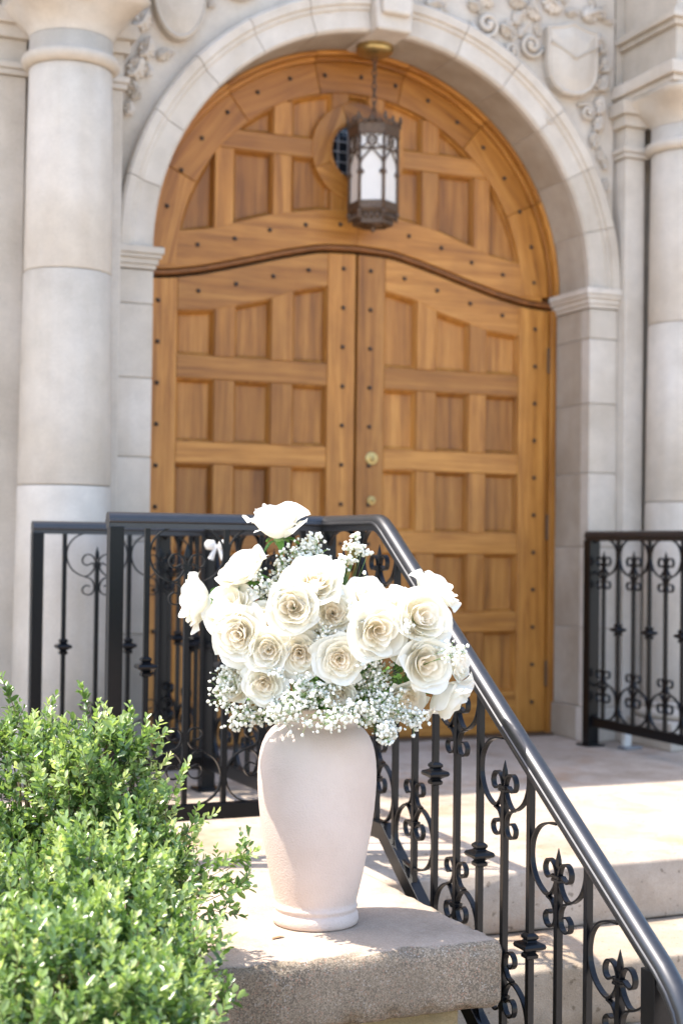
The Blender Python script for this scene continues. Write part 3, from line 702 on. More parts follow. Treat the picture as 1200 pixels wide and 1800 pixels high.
tag(box('door_sill', (XC - .985, YD - .05, .0), (XC + .985, YD + .08, .0105), M['bronze'], bev=.003), 'thin dark threshold strip under the oak doors', 'threshold')

# ------------------------------------------------------------------ hanging lantern
LX, LY = 2.583, 5.78
lan = thing('hanging_lantern', 'hexagonal bronze lantern with milky glass hanging on a chain in the arch', 'lantern', (LX, LY, 2.19))
V, F = lathe([(.02, 2.955), (.055, 2.96), (.078, 2.972), (.082, 2.985), (.078, 2.992), (.08, 3.0), (.08, 3.02), (.03, 3.022)], 28)
part('ceiling_plate', [(v[0] + LX, v[1] + LY, v[2]) for v in V], F, M['brass'], lan, smooth=True)
def torus_link(c, a, b, r, plane, n=12):
    P = []
    for i in range(n + 1):
        w_ = 2 * math.pi * i / n; u_, v_ = a * math.cos(w_), b * math.sin(w_)
        P.append((c[0] + (u_ if plane == 0 else 0), c[1] + (u_ if plane else 0), c[2] + v_))
    return tube(P, r, 5, False)
for i in range(9):
    V, F = torus_link((LX, LY, 2.942 - .0285 * i), .0095, .019, .0032, i % 2); part('chain_link', V, F, M['bronze'], lan, smooth=True)
HR, A0 = .103, math.radians(23 + 6)   # hexagon turned so one pane faces the steps
HC = [(LX + HR * math.cos(math.radians(60 * i) - math.radians(90 + 60) - A0 + math.radians(30)), LY + HR * math.sin(math.radians(60 * i) - math.radians(150) - A0 + math.radians(30))) for i in range(6)]
def hexring(z0, z1, k0, k1, name, mat='bronze'):
    mb = MB()
    for i in range(6):
        (ax_, ay_), (bx_, by_) = HC[i], HC[(i + 1) % 6]
        f = lambda x, y, k: (LX + (x - LX) * k, LY + (y - LY) * k)
        a0_, b0_, a1_, b1_ = f(ax_, ay_, k0), f(bx_, by_, k0), f(ax_, ay_, k1), f(bx_, by_, k1)
        ai, bi = f(ax_, ay_, .86), f(bx_, by_, .86)
        mb.add([(*a0_, z0), (*b0_, z0), (*b1_, z1), (*a1_, z1), (*ai, z0), (*bi, z0), (*bi, z1), (*ai, z1)], BOXF if False else [(0, 1, 2, 3), (5, 4, 7, 6), (4, 5, 1, 0), (3, 2, 6, 7)])
    return part(name, mb.V, mb.F, M[mat], lan)
hexring(2.285, 2.318, 1.03, 1.03, 'bottom_band'); hexring(2.265, 2.285, .90, 1.05, 'bottom_moulding')
hexring(2.60, 2.645, 1.05, 1.10, 'top_band'); hexring(2.535, 2.543, 1.02, 1.02, 'middle_band')
hexring(2.225, 2.265, .62, .88, 'bottom_cup', 'bronze')
for i in range(6):
    ax_, ay_ = HC[i]; bx_, by_ = HC[(i + 1) % 6]; mx_, my_ = (ax_ + bx_) / 2, (ay_ + by_) / 2
    mb = MB(); mb.tube([(ax_, ay_, 2.27), (ax_, ay_, 2.64)], .0065, 6); mb.ball((ax_, ay_, 2.44), .012, 8, 6); mb.ball((ax_, ay_, 2.27), .012, 8, 6)
    mb.tube([(ax_, ay_, 2.27), (ax_, ay_, 2.235)], [.008, .002], 6); part('corner_post', mb.V, mb.F, M['bronze'], lan, smooth=True)
    k = .95; P = lambda x, y, k=k: (LX + (x - LX) * k, LY + (y - LY) * k)
    a_, b_ = P(ax_, ay_), P(bx_, by_)
    part('glass_pane', [(*a_, 2.30), (*b_, 2.30), (*b_, 2.61), (*a_, 2.61), (*P(ax_, ay_, .93), 2.30), (*P(bx_, by_, .93), 2.30), (*P(bx_, by_, .93), 2.61), (*P(ax_, ay_, .93), 2.61)], [(0, 1, 2, 3), (5, 4, 7, 6), (0, 3, 7, 4), (1, 5, 6, 2), (3, 2, 6, 7), (0, 4, 5, 1)], M['milk_glass'], lan)
    # tracery on the pane
    q = lambda u, z: (ax_ + (bx_ - ax_) * u, ay_ + (by_ - ay_) * u, z)
    mb = MB()
    for u0, sg in ((.04, 1), (.96, -1)):
        mb.tube(catmull([q(u0, 2.30), q(u0, 2.42), q(u0 + sg * .13, 2.437), q(u0, 2.455), q(u0 + sg * .03, 2.485), q(u0 + sg * .24, 2.515), q(.5, 2.54)], 4), .0038, 5)
        mb.tube([q(u0, 2.49), q(.5 + sg * .02, 2.54), q(u0 + sg * .5, 2.545)], .003, 5)
        mb.tube([q(u0, 2.54), q(.5, 2.573), q(u0, 2.605)], .0032, 5); mb.tube([q(u0 + sg * .46, 2.54), q(u0 + sg * .23, 2.573), q(.5, 2.605)], .0032, 5)
    mb.tube([q(.5 + .17 * math.cos(w_), 2.573 + .017 * math.sin(w_)) for w_ in np.linspace(0, 2 * math.pi, 11)], .003, 5, False)
    part('tracery', mb.V, mb.F, M['bronze'], lan, smooth=True)
    mb = MB(); o_ = lambda u, z, k=1.10: (LX + (ax_ + (bx_ - ax_) * u - LX) * k, LY + (ay_ + (by_ - ay_) * u - LY) * k, z)
    for u in (0, .25, .5, .75):
        hgt = .05 if u in (0,) else (.042 if u == .5 else .024)
        mb.tube([o_(u, 2.64), o_(u, 2.64 + hgt * .5), o_(u, 2.64 + hgt * .8), o_(u, 2.64 + hgt * 1.15)], [.005, .003, .0075, .001], 6)
        mb.tube(catmull([o_(u, 2.645), o_(u + .07, 2.645 + hgt * .55), o_(u + .11, 2.645 + hgt * .5), o_(u + .1, 2.645 + hgt * .3)], 3), .003, 5)
        mb.tube(catmull([o_(u, 2.645), o_(u - .07, 2.645 + hgt * .55), o_(u - .11, 2.645 + hgt * .5), o_(u - .1, 2.645 + hgt * .3)], 3), .003, 5)
        mb.tube([o_(u, 2.268, .98), o_(u, 2.252, .96), o_(u, 2.240, .95)], [.006, .009, .001], 6)
    part('cresting', mb.V, mb.F, M['bronze'], lan, smooth=True, kind='stuff')
mb = MB()
for i in range(6): mb.tube(catmull([(HC[i][0], HC[i][1], 2.645), (LX + (HC[i][0] - LX) * .5, LY + (HC[i][1] - LY) * .5, 2.668), (LX, LY, 2.685)], 3), .004, 5)
mb.tube([(LX, LY, 2.68), (LX, LY, 2.70)], .01, 8); part('roof_bars', mb.V, mb.F, M['bronze'], lan, smooth=True)
V, F = lathe([(.001, 2.195), (.012, 2.205), (.006, 2.215), (.02, 2.222), (.06, 2.228)], 16); part('bottom_finial', [(v[0] + LX, v[1] + LY, v[2]) for v in V], F, M['bronze'], lan, smooth=True)

# ------------------------------------------------------------------ iron railings
CAP = [(-.016, -.030), (.016, -.030), (.016, -.016), (.0225, -.0145), (.0245, -.011), (.0235, -.0075), (.0205, -.006)] + \
      [(.0203 * math.cos(q), -.0045 + .0175 * math.sin(q)) for q in np.linspace(0.05, math.pi - .05, 13)] + \
      [(-.0205, -.006), (-.0235, -.0075), (-.0245, -.011), (-.0225, -.0145), (-.016, -.016)]
def flat_bar(P, wt=.0115, th=.0041):
    """flat bar along a path in the local XZ plane"""
    return sweep([(-wt / 2, -th / 2), (wt / 2, -th / 2), (wt / 2, th / 2), (-wt / 2, th / 2)], [(p[0], 0, p[1]) for p in P], (0, 1, 0))
OUT = [(-.016, -.101), (-.024, -.106), (-.036, -.110), (-.047, -.104), (-.050, -.090), (-.042, -.077), (-.030, -.0735), (-.016, -.079), (-.007, -.094), (-.006, -.110), (-.016, -.131), (-.036, -.147), (-.060, -.142), (-.088, -.121), (-.1035, -.085), (-.099, -.046), (-.075, -.016), (-.040, -.002), (-.004, .001)]
LOW = [(-.024, -.181), (-.037, -.178), (-.049, -.189), (-.046, -.203), (-.033, -.2095), (-.018, -.206), (-.0095, -.192), (-.011, -.172), (-.022, -.156), (-.040, -.150)]
def scroll_mesh(pts, name):
    mb = MB(); 
    for s in (-1, 1):
        P = catmull([(p[0] * -s, p[1]) for p in pts], 4)
        V, F = flat_bar(P); 
        if s == 1: V, F = V, F
        mb.add(V, F)
    return mesh(name, mb.V, mb.F, M['iron'])
def ribs(pts, name, i0, i1):
    return None
ME_OUT = scroll_mesh(OUT, 'ring_scroll'); ME_LOW = scroll_mesh(LOW, 'tail_scroll')
mb = MB()
mb.add(*lathe([(.003, -.112), (.0032, -.092), (.0085, -.086), (.0095, -.080), (.008, -.068), (.001, -.046)], 4, math.pi / 4)); V, F = mb.V, mb.F
ME_SPEAR = mesh('spear_tip', [(v[0] * 1.05, v[1] * .55, v[2]) for v in V], F, M['iron'])
mb = MB(); mb.box(-.014, -.0095, -.113, .014, .0095, -.108); mb.box(-.013, -.0085, -.107, .013, .0085, -.101)
ME_COLLAR = mesh('collar', mb.V, mb.F, M['iron'])
V, F = lathe([(.012, -.027), (.0185, -.024), (.019, -.018), (.013, -.013), (.021, -.009), (.034, -.004), (.036, .001), (.033, .006), (.018, .010), (.014, .013), (.019, .017), (.019, .022), (.011, .027)], 4, math.pi / 4)
ME_KNUCKLE = mesh('knuckle', V, F, M['iron'])
def baluster(R, x, y, ztop, zbot, kind, ang, dz=0.0, zk=None):
    p = part('baluster', boxv(x - .0068, y - .0068, zbot, x + .0068, y + .0068, ztop if kind == 'K' else ztop - .112 - dz), BOXF, M['iron'], R)
    p.rotation_euler = (0, 0, 0)
    if abs(ang) > 1e-6 and False: pass
    L = WL[p]
    if kind == 'K': put('knuckle', ME_KNUCKLE, p, Vector((x, y, zk)) - L, ang)
    else:
        for (me, nm) in ((ME_OUT, 'ring_scroll'), (ME_LOW, 'tail_scroll'), (ME_SPEAR, 'spear_tip'), (ME_COLLAR, 'collar')):
            put(nm, me, p, Vector((x, y, ztop - dz)) - L, ang)
            o = put(nm, me, p, Vector((x, y, zbot + dz)) - L, ang); o.scale = (1, 1, -1)
    return p
HB = math.pi / 2
IRONG = 'black iron railings on the stair landing'
def post(R, x, y, z0, z1, w=.019, base=True):
    mb = MB(); mb.box(x - w, y - w, z0, x + w, y + w, z1)
    if base: mb.box(x - .045, y - .045, z0 + .0005, x + .045, y + .045, z0 + .009)
    part('post', mb.V, mb.F, M['iron'], R, bev=.0015)
def cap(R, P, side): V, F = sweep(CAP, P, side); o = part('handrail', V, F, M['rail_iron'], R, smooth=True); o.data.set_sharp_from_angle(angle=math.radians(33))
def bar(R, P, side, name='bottom_rail', h=.021): V, F = sweep([(-.015, -h), (.015, -h), (.015, h), (-.015, h)], P, side); part(name, V, F, M['iron'], R, bev=.0015)
# 1. stair railing (runs down towards the viewer), X = 1.59
R1 = thing('stair_railing', 'black iron stair railing with silvery worn handrail sloping down beside the vase', 'railing', (1.59, 3.4, 0), IRONG)
SL, YB = .66, 3.475
def railz(y): return .924 if y >= YB else .924 - SL * (YB - y)
XR = 1.59
P = [(XR, 3.856, .924), (XR, YB + .03, .924), (XR, YB + .012, .9225), (XR, YB - .01, .915), (XR, YB - .04, railz(YB - .04)), (XR, 2.235, railz(2.235)), (XR, 2.20, railz(2.2) - .006), (XR, 2.175, railz(2.175) - .02), (XR, 2.160, railz(2.16) - .045), (XR, 2.155, railz(2.15) - .09)]
cap(R1, P[::-1], (1, 0, 0))
def barz(y): return .131 if y >= 3.44 else .131 - SL * (3.44 - y)
bar(R1, [(XR, 3.84, .131), (XR, 3.44, .131), (XR, 2.29, barz(2.29))], (1, 0, 0))
for i in range(6):
    y = 3.604 - .2225 * i; baluster(R1, XR, y, railz(y) - .026, barz(y) + .015, 'K', 0 if False else 0, 0, railz(y) - .398)
    y = 3.492 - .2225 * i; d = 0 if y > YB else .034; baluster(R1, XR, y, railz(y) - .020, barz(y) + .020, 'S', HB, d)
baluster(R1, XR, 3.728, .895, .15, 'S', HB)
post(R1, XR, 2.262, -.66, railz(2.262) - .028, .021); post(R1, XR, 3.842, .0, .895, .019)
# 2. short front panel to the left
R2 = thing('landing_railing', 'short iron railing panel facing front, left of the bouquet, highest at left', 'railing', (1.28, 3.856, 0), IRONG)
cap(R2, [(.966, 3.856, .924), (1.614, 3.856, .924)], (0, -1, 0))
bar(R2, [(1.0, 3.856, .131), (1.575, 3.856, .131)], (0, 1, 0))
post(R2, .988, 3.856, 0, .898)
for x in (1.075, 1.297, 1.520): baluster(R2, x, 3.856, .898, .148, 'K', 0, 0, .525)
for x in (1.186, 1.408): baluster(R2, x, 3.856, .900, .148, 'S', 0)
# 3. back panel, further left
R3 = thing('landing_railing', 'iron railing panel farther back with its end post at the far left', 'railing', (1.3, 4.95, 0), IRONG)
cap(R3, [(.985, 4.95, .912), (1.60, 4.95, .912)], (0, -1, 0))
bar(R3, [(1.02, 4.95, .095), (1.585, 4.95, .095)], (0, 1, 0))
post(R3, 1.003, 4.95, 0, .886)
for x in (1.095, 1.317, 1.535): baluster(R3, x, 4.95, .886, .11, 'K', 0, 0, .505)
for x in (1.206, 1.428): baluster(R3, x, 4.95, .888, .11, 'S', 0)
# 4. left side run to the wall
R4 = thing('landing_railing', 'iron railing run leading from the front corner back to the doorway, seen end on', 'railing', (1.60, 4.7, 0), IRONG)
XL = 1.602
cap(R4, [(XL, 3.88, .915), (XL, 5.545, .912)], (1, 0, 0)); bar(R4, [(XL, 3.88, .110), (XL, 5.50, .095)], (1, 0, 0))
post(R4, XL, 5.52, 0, .886, .024); post(R4, XL + .001, 4.95, 0, .886, .024)
for i in range(14):
    y = 3.965 + .112 * i
    if abs(y - 4.95) < .03: continue
    baluster(R4, XL, y, .888, .12, 'KS'[i % 2], HB if i % 2 else 0, 0, .505)
# 5. right run
R5 = thing('landing_railing', 'black iron railing on the right of the doorway with a row of paired scrolls', 'railing', (3.53, 4.8, 0), IRONG)
XQ = 3.53
cap(R5, [(XQ, 3.5, .918), (XQ, 5.555, .918)], (1, 0, 0)); bar(R5, [(XQ, 3.5, .106), (XQ, 5.51, .106)], (1, 0, 0), h=.02)
post(R5, XQ, 5.525, 0, .892, .026)
for i in range(16):
    y = 5.43 - .1125 * i; baluster(R5, XQ, y, .893, .123, 'SK'[i % 2], HB if i % 2 == 0 else 0, 0, .513)
post(R5, XQ, 3.52, 0, .892)
# little white things
def ribbon(loc, s, label):
    t = thing('ribbon_bow', label, 'ribbon', loc); x, y, z = loc
    d = Vector(RGT)
    for sg in (-1, 1):
        mb = MB(); c = Vector(loc) + d * sg * .017 * s
        V, F = lathe([(.0001, -.012), (.009, -.010), (.014, -.003), (.013, .005), (.008, .011), (.0001, .012)], 12)
        part('loop', [tuple(c + Vector((v[0] * 1.1, v[1] * .7, v[2])) * s * (1 + .25 * mnoise.noise(Vector(v) * 160 + Vector((sg, 0, 0))))) for v in V], F, M['ribbon'], t, smooth=True)
        V, F = tube([tuple(Vector(loc)), tuple(Vector(loc) + d * sg * .010 * s + Vector((0, 0, -.02 * s))), tuple(Vector(loc) + d * sg * .016 * s + Vector((0, 0, -.035 * s)))], [.003 * s, .006 * s, .008 * s], 6)
        part('tail', V, F, M['ribbon'], t)
ribbon(tuple(at(382, 958, 4.55)), 1.25, 'small blurred white bow tied behind the front railing scrolls')
st = thing('door_stop', 'small pale stub standing on the landing beside the right railing post', 'door stop', (3.62, 5.38, 0))
mb = MB(); mb.box(3.60, 5.365, .012, 3.635, 5.395, .075); part('stub', mb.V, mb.F, M['ribbon'], st, bev=.006)
mb = MB(); mb.box(3.59, 5.35, .0005, 3.68, 5.41, .012); part('foot_plate', mb.V, mb.F, M['lead'], st, bev=.002)

# ------------------------------------------------------------------ vase
VX, VY, VZ = 1.212, 2.972, .0455
vase = thing('vase', 'tall blush plaster vase with narrow ringed foot standing on the stone block', 'vase', (VX, VY, VZ))
prof = [(.0, .0), (.086, .0), (.0905, .003), (.0925, .009), (.0915, .022), (.0885, .0265), (.0872, .029), (.0885, .033), (.0905, .037), (.0895, .041), (.0872, .0445), (.0885, .052), (.0925, .07), (.0985, .095), (.1045, .125), (.110, .155), (.1155, .185), (.1202, .215), (.1238, .245), (.1265, .275), (.1278, .30), (.1280, .322), (.1266, .345), (.1235, .366), (.1185, .384), (.111, .400), (.101, .413), (.091, .421), (.084, .427), (.0815, .435), (.082, .447), (.085, .455), (.0865, .459), (.0855, .463), (.081, .464), (.077, .458), (.076, .44), (.08, .42), (.09, .40)]
V, F = lathe(prof, 96); bm_ = part('vase_body', [(v[0] + VX, v[1] + VY, v[2] + VZ) for v in V], F[:-1], M['vase'], vase, smooth=True)
V, F = lathe([(.0785, .44), (.001, .44)], 40); part('vase_inside', [(v[0] + VX, v[1] + VY, v[2] + VZ) for v in V], F, M['soil'], vase)

# ------------------------------------------------------------------ roses
def petal_mesh(name, r, h, dphi, curl, lip, seed, mat, cup=1.0, spiral=0.0, nu=8, nv=7, point=0.0):
    rs = random.Random(seed); p1, p2, p3 = rs.uniform(0, 6.28), rs.uniform(0, 6.28), rs.uniform(.6, 1.3); V = []; F = []
    for j in range(nv + 1):
        v = j / nv
        for i in range(nu + 1):
            u = -1 + 2 * i / nu
            wv = math.sin(math.pi * (.10 + .62 * v)) ** .75
            hh = h * (1 - .16 * abs(u) ** 2.4 * v + point * (1 - abs(u)) * v * v)
            ph = u * dphi * wv
            z = hh * (v ** 1.15)
            rho = r * (.16 + .84 * min(1, math.sin(min(1.0, v * 1.25) * math.pi / 2) ** .8) * cup) - r * (cup - 1) * 0
            c = max(0, v - .55) / .45
            rho += curl * c ** 1.6 * (1 + .25 * math.sin(2.2 * u + p1)); z -= lip * c ** 2.2 * (1 + .3 * math.cos(3 * u + p2))
            rho += (curl * .55 + .0012) * u * u * c * (r > .028); z -= lip * .5 * u * u * c * (r > .028)
            rho += spiral * (u + 1) * .5 * v
            rho += .0022 * math.sin(2.6 * u * p3 + p1) * v * v + .0005 * math.sin(7 * u + p2) * c
            z += .0020 * math.sin(2.9 * u + p2) * v * v + .0005 * math.sin(8 * u + p1) * c
            V.append((rho * math.cos(ph), rho * math.sin(ph), z))
    for j in range(nv):
        for i in range(nu):
            a = j * (nu + 1) + i; F.append((a, a + 1, a + nu + 2, a + nu + 1))
    return mesh(name, V, F, mat, True)
def layer(n, r, h, dphi, curl, lip, mat, sp, seed, tilt=.12, jit=.2, **k):
    return dict(n=n, r=r, h=h, dphi=dphi, curl=curl, lip=lip, mat=mat, spiral=sp, seed=seed, tilt=tilt, jit=jit, k=k)
KINDS = {
 'open': [layer(3, .0045, .0335, 1.9, .0004, 0, 'petal_in', .003, 1, 0), layer(4, .0085, .0345, 1.25, .0010, .0005, 'petal_in', .0035, 2, .03), layer(5, .0135, .0350, 1.15, .0018, .001, 'petal_in', .0035, 3, .05),
          layer(5, .0190, .0345, 1.02, .0024, .0015, 'petal_mid', .0035, 4, .06), layer(5, .0245, .0350, .96, .0040, .003, 'petal_mid', .003, 5, .08), layer(5, .0305, .0345, .92, .0050, .0035, 'petal_out', .002, 6, .1, point=.07), layer(5, .0365, .0310, .90, .0095, .0075, 'petal_out', 0, 7, .12, point=.10)],
 'cup': [layer(3, .005, .0345, 1.7, .0004, 0, 'petal_in', .003, 11, 0), layer(4, .0105, .0360, 1.3, .0010, .001, 'petal_in', .004, 12, .03), layer(4, .0165, .0372, 1.25, .0015, .001, 'petal_mid', .004, 13, .05),
         layer(5, .0225, .0385, 1.05, .0026, .0015, 'petal_mid', .003, 14, .06), layer(5, .0290, .0385, .98, .0045, .0035, 'petal_out', .002, 15, .07), layer(5, .0345, .0370, .95, .0080, .0065, 'petal_out', 0, 16, .09, point=.09)],
 'bell': [layer(4, .006, .0420, 1.6, .0004, 0, 'petal_mid', .003, 21, 0), layer(5, .0125, .0440, 1.1, .001, 0, 'petal_mid', .004, 22, .03), layer(5, .019, .0460, 1.05, .002, .001, 'petal_out', .003, 23, .04),
          layer(5, .0255, .0480, 1.0, .0045, .003, 'petal_out', .002, 24, .06), layer(5, .0305, .0460, .95, .0100, .008, 'petal_out', 0, 25, .1, point=.12)],
}
PM = {}
def petals_for(kind, var):
    key = (kind, var)
    if key not in PM:
        L = []
        for li, d in enumerate(KINDS[kind]):
            ms = [petal_mesh('petal', d['r'], d['h'], d['dphi'], d['curl'], d['lip'], d['seed'] * 31 + var * 7 + q, M[d['mat']], spiral=d['spiral'], **d['k']) for q in range(2)]
            L.append((d, ms))
        PM[key] = L
    return PM[key]
V_, F_ = lathe([(.003, -.012), (.006, -.009), (.0075, -.004), (.007, .001)], 10); CALYX = mesh('calyx', V_, F_, M['stem_green'], True)
def sepal_mesh():
    V = []; F = []
    for j in range(6):
        v = j / 5
        for u in (-1, 0, 1):
            w = .0055 * math.sin(math.pi * (.18 + .8 * v)); V.append((.006 + .022 * v - .004 * (u == 0), u * w, -.004 + .004 * v - .020 * v * v))
    for j in range(5):
        for i in range(2): a = j * 3 + i; F.append((a, a + 1, a + 4, a + 3))
    return mesh('sepal', V, F, M['leaf_green'], True)
SEPAL = sepal_mesh()
def rose_leaf_mesh():
    V = []; F = []
    for j in range(7):
        v = j / 6
        for i, u in enumerate((-1, -.5, 0, .5, 1)):
            w = .013 * math.sin(math.pi * (.06 + .92 * v)) ** .8; V.append((u * w, .045 * v, -.006 * abs(u) ** .7 * -1 - .012 * v * v))
    for j in range(6):
        for i in range(4): a = j * 5 + i; F.append((a, a + 1, a + 6, a + 5))
    return mesh('leaf', V, F, M['leaf_green'], True)
RLEAF = rose_leaf_mesh()
def cam_dir(t): v = Vector(RGT) * t[0] + Vector(UPV) * t[1] - Vector(FWD) * t[2]; return v.normalized()
MOUTH = Vector((VX, VY, VZ + .45))
def rose(px, py, diam, face, kind, label, var, extra=0.0, leaf=None, zoff=0.0, spin=None):
    d = cam_dir(face); n = Vector(face).normalized()
    depth = 3.155 - .155 * n.z - .02 * abs(n.y) + zoff
    sc = (diam / 2) / (FPX / depth) / {'open': .0485, 'cup': .0425, 'bell': .042}[kind]
    front = Vector(at(px, py, depth)); base = front - d * (.022 * sc)
    q = d.to_track_quat('Z', 'Y') @ Matrix.Rotation(spin if spin is not None else var * 1.7, 4, 'Z').to_quaternion()
    t = thing('rose', label, 'rose', base, 'ivory roses in the bouquet', q)
    rs = random.Random(var * 13 + int(px)); rot = rs.uniform(0, 6.28); zs_ = rs.uniform(.88, 1.22)
    for li, (dd, ms) in enumerate(petals_for(kind, var % 3)):
        rot += rs.uniform(.4, 1.2)
        for i in range(dd['n']):
            a = rot + 2 * math.pi * i / dd['n'] + rs.uniform(-.5, .5) * dd['jit']
            tl = (dd['tilt'] + .05) * (.2 + rs.random() * 1.5) * (1 + extra)
            qq = Matrix.Rotation(a, 4, 'Z').to_quaternion() @ Matrix.Rotation(tl, 4, 'Y').to_quaternion() @ Matrix.Rotation(rs.uniform(-.06, .06), 4, 'X').to_quaternion()
            k_ = sc * rs.uniform(.93, 1.07); o = put('petal', ms[i % 2], t, (0, 0, 0), quat=qq, scale=(k_, k_ * rs.uniform(.92, 1.08), k_ * zs_ * rs.uniform(.94, 1.06)))
    put('calyx', CALYX, t, (0, 0, 0), scale=sc * 1.25)
    for i in range(5):
        put('sepal', SEPAL, t, (0, 0, 0), quat=Matrix.Rotation(i * 1.2566 + .3, 4, 'Z').to_quaternion() @ Matrix.Rotation(rs.uniform(-.5, .3), 4, 'Y').to_quaternion(), scale=sc * 1.1)
    # stem into the vase
    qi = q.inverted(); mid = base - d * .05; end = MOUTH + Vector((rs.uniform(-.045, .045), rs.uniform(-.045, .045), -.03)); m2 = mid.lerp(end, .5) + Vector((0, .03, .0))
    Pth = catmull([qi @ (p - base) for p in (base - d * .008 * sc, mid, m2, end)], 4)
    V, F = tube(Pth, .0022, 6); put('stem', mesh('stem', V, F, M['stem_green'], True), t)
    for lf in (leaf or []):
        put('leaf', RLEAF, t, qi @ (cam_dir((lf[0], lf[1], .1)) * .012 - d * .006), quat=qi @ cam_dir(lf).to_track_quat('Y', 'Z'), scale=lf[3] if len(lf) > 3 else .8)
    return t
ROSES = [
 (487, 922, 80, (-.12, .95, .22), 'bell', 'highest rose of the bouquet, seen from the side above the railing', .5, [(.9, .2, .3, .5)], 0),
 (425, 998, 78, (-.45, .75, .42), 'cup', 'rose tilted up and left below the highest rose', .4, [(.6, -.3, .4, .7)], 0),
 (343, 1053, 80, (-.97, .05, .15), 'cup', 'leftmost rose facing away to the left with green calyx at its back', .8, [(.9, .5, .2, .5)], -.03),
 (398, 1066, 84, (-.45, .55, .6), 'cup', 'rose half hidden behind the big peach centred rose at left', 0, None, .0),
 (417, 1115, 103, (-.28, .06, .92), 'open', 'large open rose with peach centre at the left of the bouquet', 0, None, 0),
 (471, 1143, 74, (-.05, -.02, 1), 'cup', 'small peach hearted rose right of the large left rose', 0, None, 0),
 (463, 1203, 74, (.02, -.12, 1), 'open', 'creamy rose in the lower left above the white sprays', 0, None, 0),
 (418, 1200, 64, (-.72, -.1, .6), 'cup', 'narrow rose turned left at the lower left edge', 0, None, .02),
 (553, 1020, 98, (.02, .55, .8), 'open', 'upper middle rose tipped upward under the left tall spray', 0, None, 0),
 (515, 1068, 86, (-.05, .12, 1), 'cup', 'open front rose at the centre top of the bouquet', 0, None, -.01),
 (586, 1078, 82, (.1, .12, .95), 'open', 'peach rose right of the centre top rose', 0, None, .02),
 (527, 1150, 82, (-.02, -.05, 1), 'open', 'shaded peach rose left of the large lower middle rose', 0, None, .005),
 (597, 1160, 92, (.06, -.05, 1), 'open', 'large round open rose at the lower middle', 0, None, -.015),
 (598, 1222, 48, (.02, -.35, .9), 'cup', 'smallest rose tucked directly above the vase rim', 0, None, .02),
 (474, 1092, 66, (-.1, .1, .95), 'open', 'rose sunk between two front roses on the left', 0, None, .03),
 (508, 1112, 54, (0, 0, 1), 'cup', 'small rose buried in the middle of the bouquet', 0, None, .03),
 (663, 1108, 88, (.18, -.02, .95), 'cup', 'tall oval rose right of the middle', .3, None, -.02),
 (642, 1052, 74, (.05, .7, .55), 'cup', 'sunlit rose at the upper middle right', .2, None, .03),
 (690, 1068, 84, (.22, .5, .78), 'open', 'pale rose behind the oval rose on the upper right', 0, None, .02),
 (706, 1128, 60, (.1, -.1, .95), 'cup', 'creamy half open rose in the shade between right hand roses', 0, None, .01),
 (742, 1085, 96, (.42, .2, .82), 'cup', 'large rose angled right near the handrail', .2, None, -.01),
 (768, 1036, 80, (.55, .65, .15), 'cup', 'rose lying against the handrail at the upper right', .6, None, 0),
 (765, 1122, 72, (.6, .05, .7), 'cup', 'rose behind the right cluster beside the handrail', 0, None, .04),
 (748, 1167, 88, (.35, -.02, .9), 'cup', 'bright rose at the right above a green leaf', .2, [(.2, -.9, .4, .7), (-.6, -.7, .4, .5)], -.015),
 (806, 1166, 52, (.85, .15, .35), 'cup', 'small rose at the far right edge under the handrail', .3, [(-.6, .3, .5, .5)], 0),
 (789, 1228, 80, (.62, -.7, .2), 'bell', 'drooping bell shaped rose with pointed petals at the lower right', .6, None, -.02),
 (562, 1118, 62, (.05, .0, 1), 'cup', 'rose filling the heart of the bouquet between four larger ones', 0, None, .035),
 (628, 1128, 58, (.0, .05, 1), 'open', 'small rose showing between the oval rose and the round lower one', 0, None, .035),
 (448, 1168, 60, (-.2, .0, 1), 'cup', 'small rose squeezed between the two lower left roses', 0, None, .03),
 (712, 1232, 74, (.3, -.5, .7), 'open', 'cream rose in shade among sprays at the lower right', 0, None, .03),
]
for i, (x, y, dm, fc, kd, lb, ex, lf, zo) in enumerate(ROSES): rose(x, y, dm * (1.04 if fc[2] > .7 else 1.12), fc, kd, lb, i, ex, lf, zo)
# loose outer petals standing off a rose: belong to the highest and rightmost roses already

# ------------------------------------------------------------------ baby's breath
ico = None
def blossom_geo(seed):
    bm = bmesh.new(); bmesh.ops.create_icosphere(bm, subdivisions=1, radius=1.0); rs = random.Random(seed)
    for v in bm.verts: v.co *= rs.uniform(.5, 1.3)
    V = np.array([v.co[:] for v in bm.verts]); F = np.array([[v.index for v in f.verts] for f in bm.faces]); bm.free(); return V, F
BG = [blossom_geo(s) for s in range(6)]
def rand_rot(n):
    q = rng.normal(size=(n, 4)); q /= np.linalg.norm(q, axis=1)[:, None]; w, x, y, z = q.T
    return np.stack([np.stack([1 - 2 * (y * y + z * z), 2 * (x * y - z * w), 2 * (x * z + y * w)], -1), np.stack([2 * (x * y + z * w), 1 - 2 * (x * x + z * z), 2 * (y * z - x * w)], -1), np.stack([2 * (x * z - y * w), 2 * (y * z + x * w), 1 - 2 * (x * x + y * y)], -1)], 1)
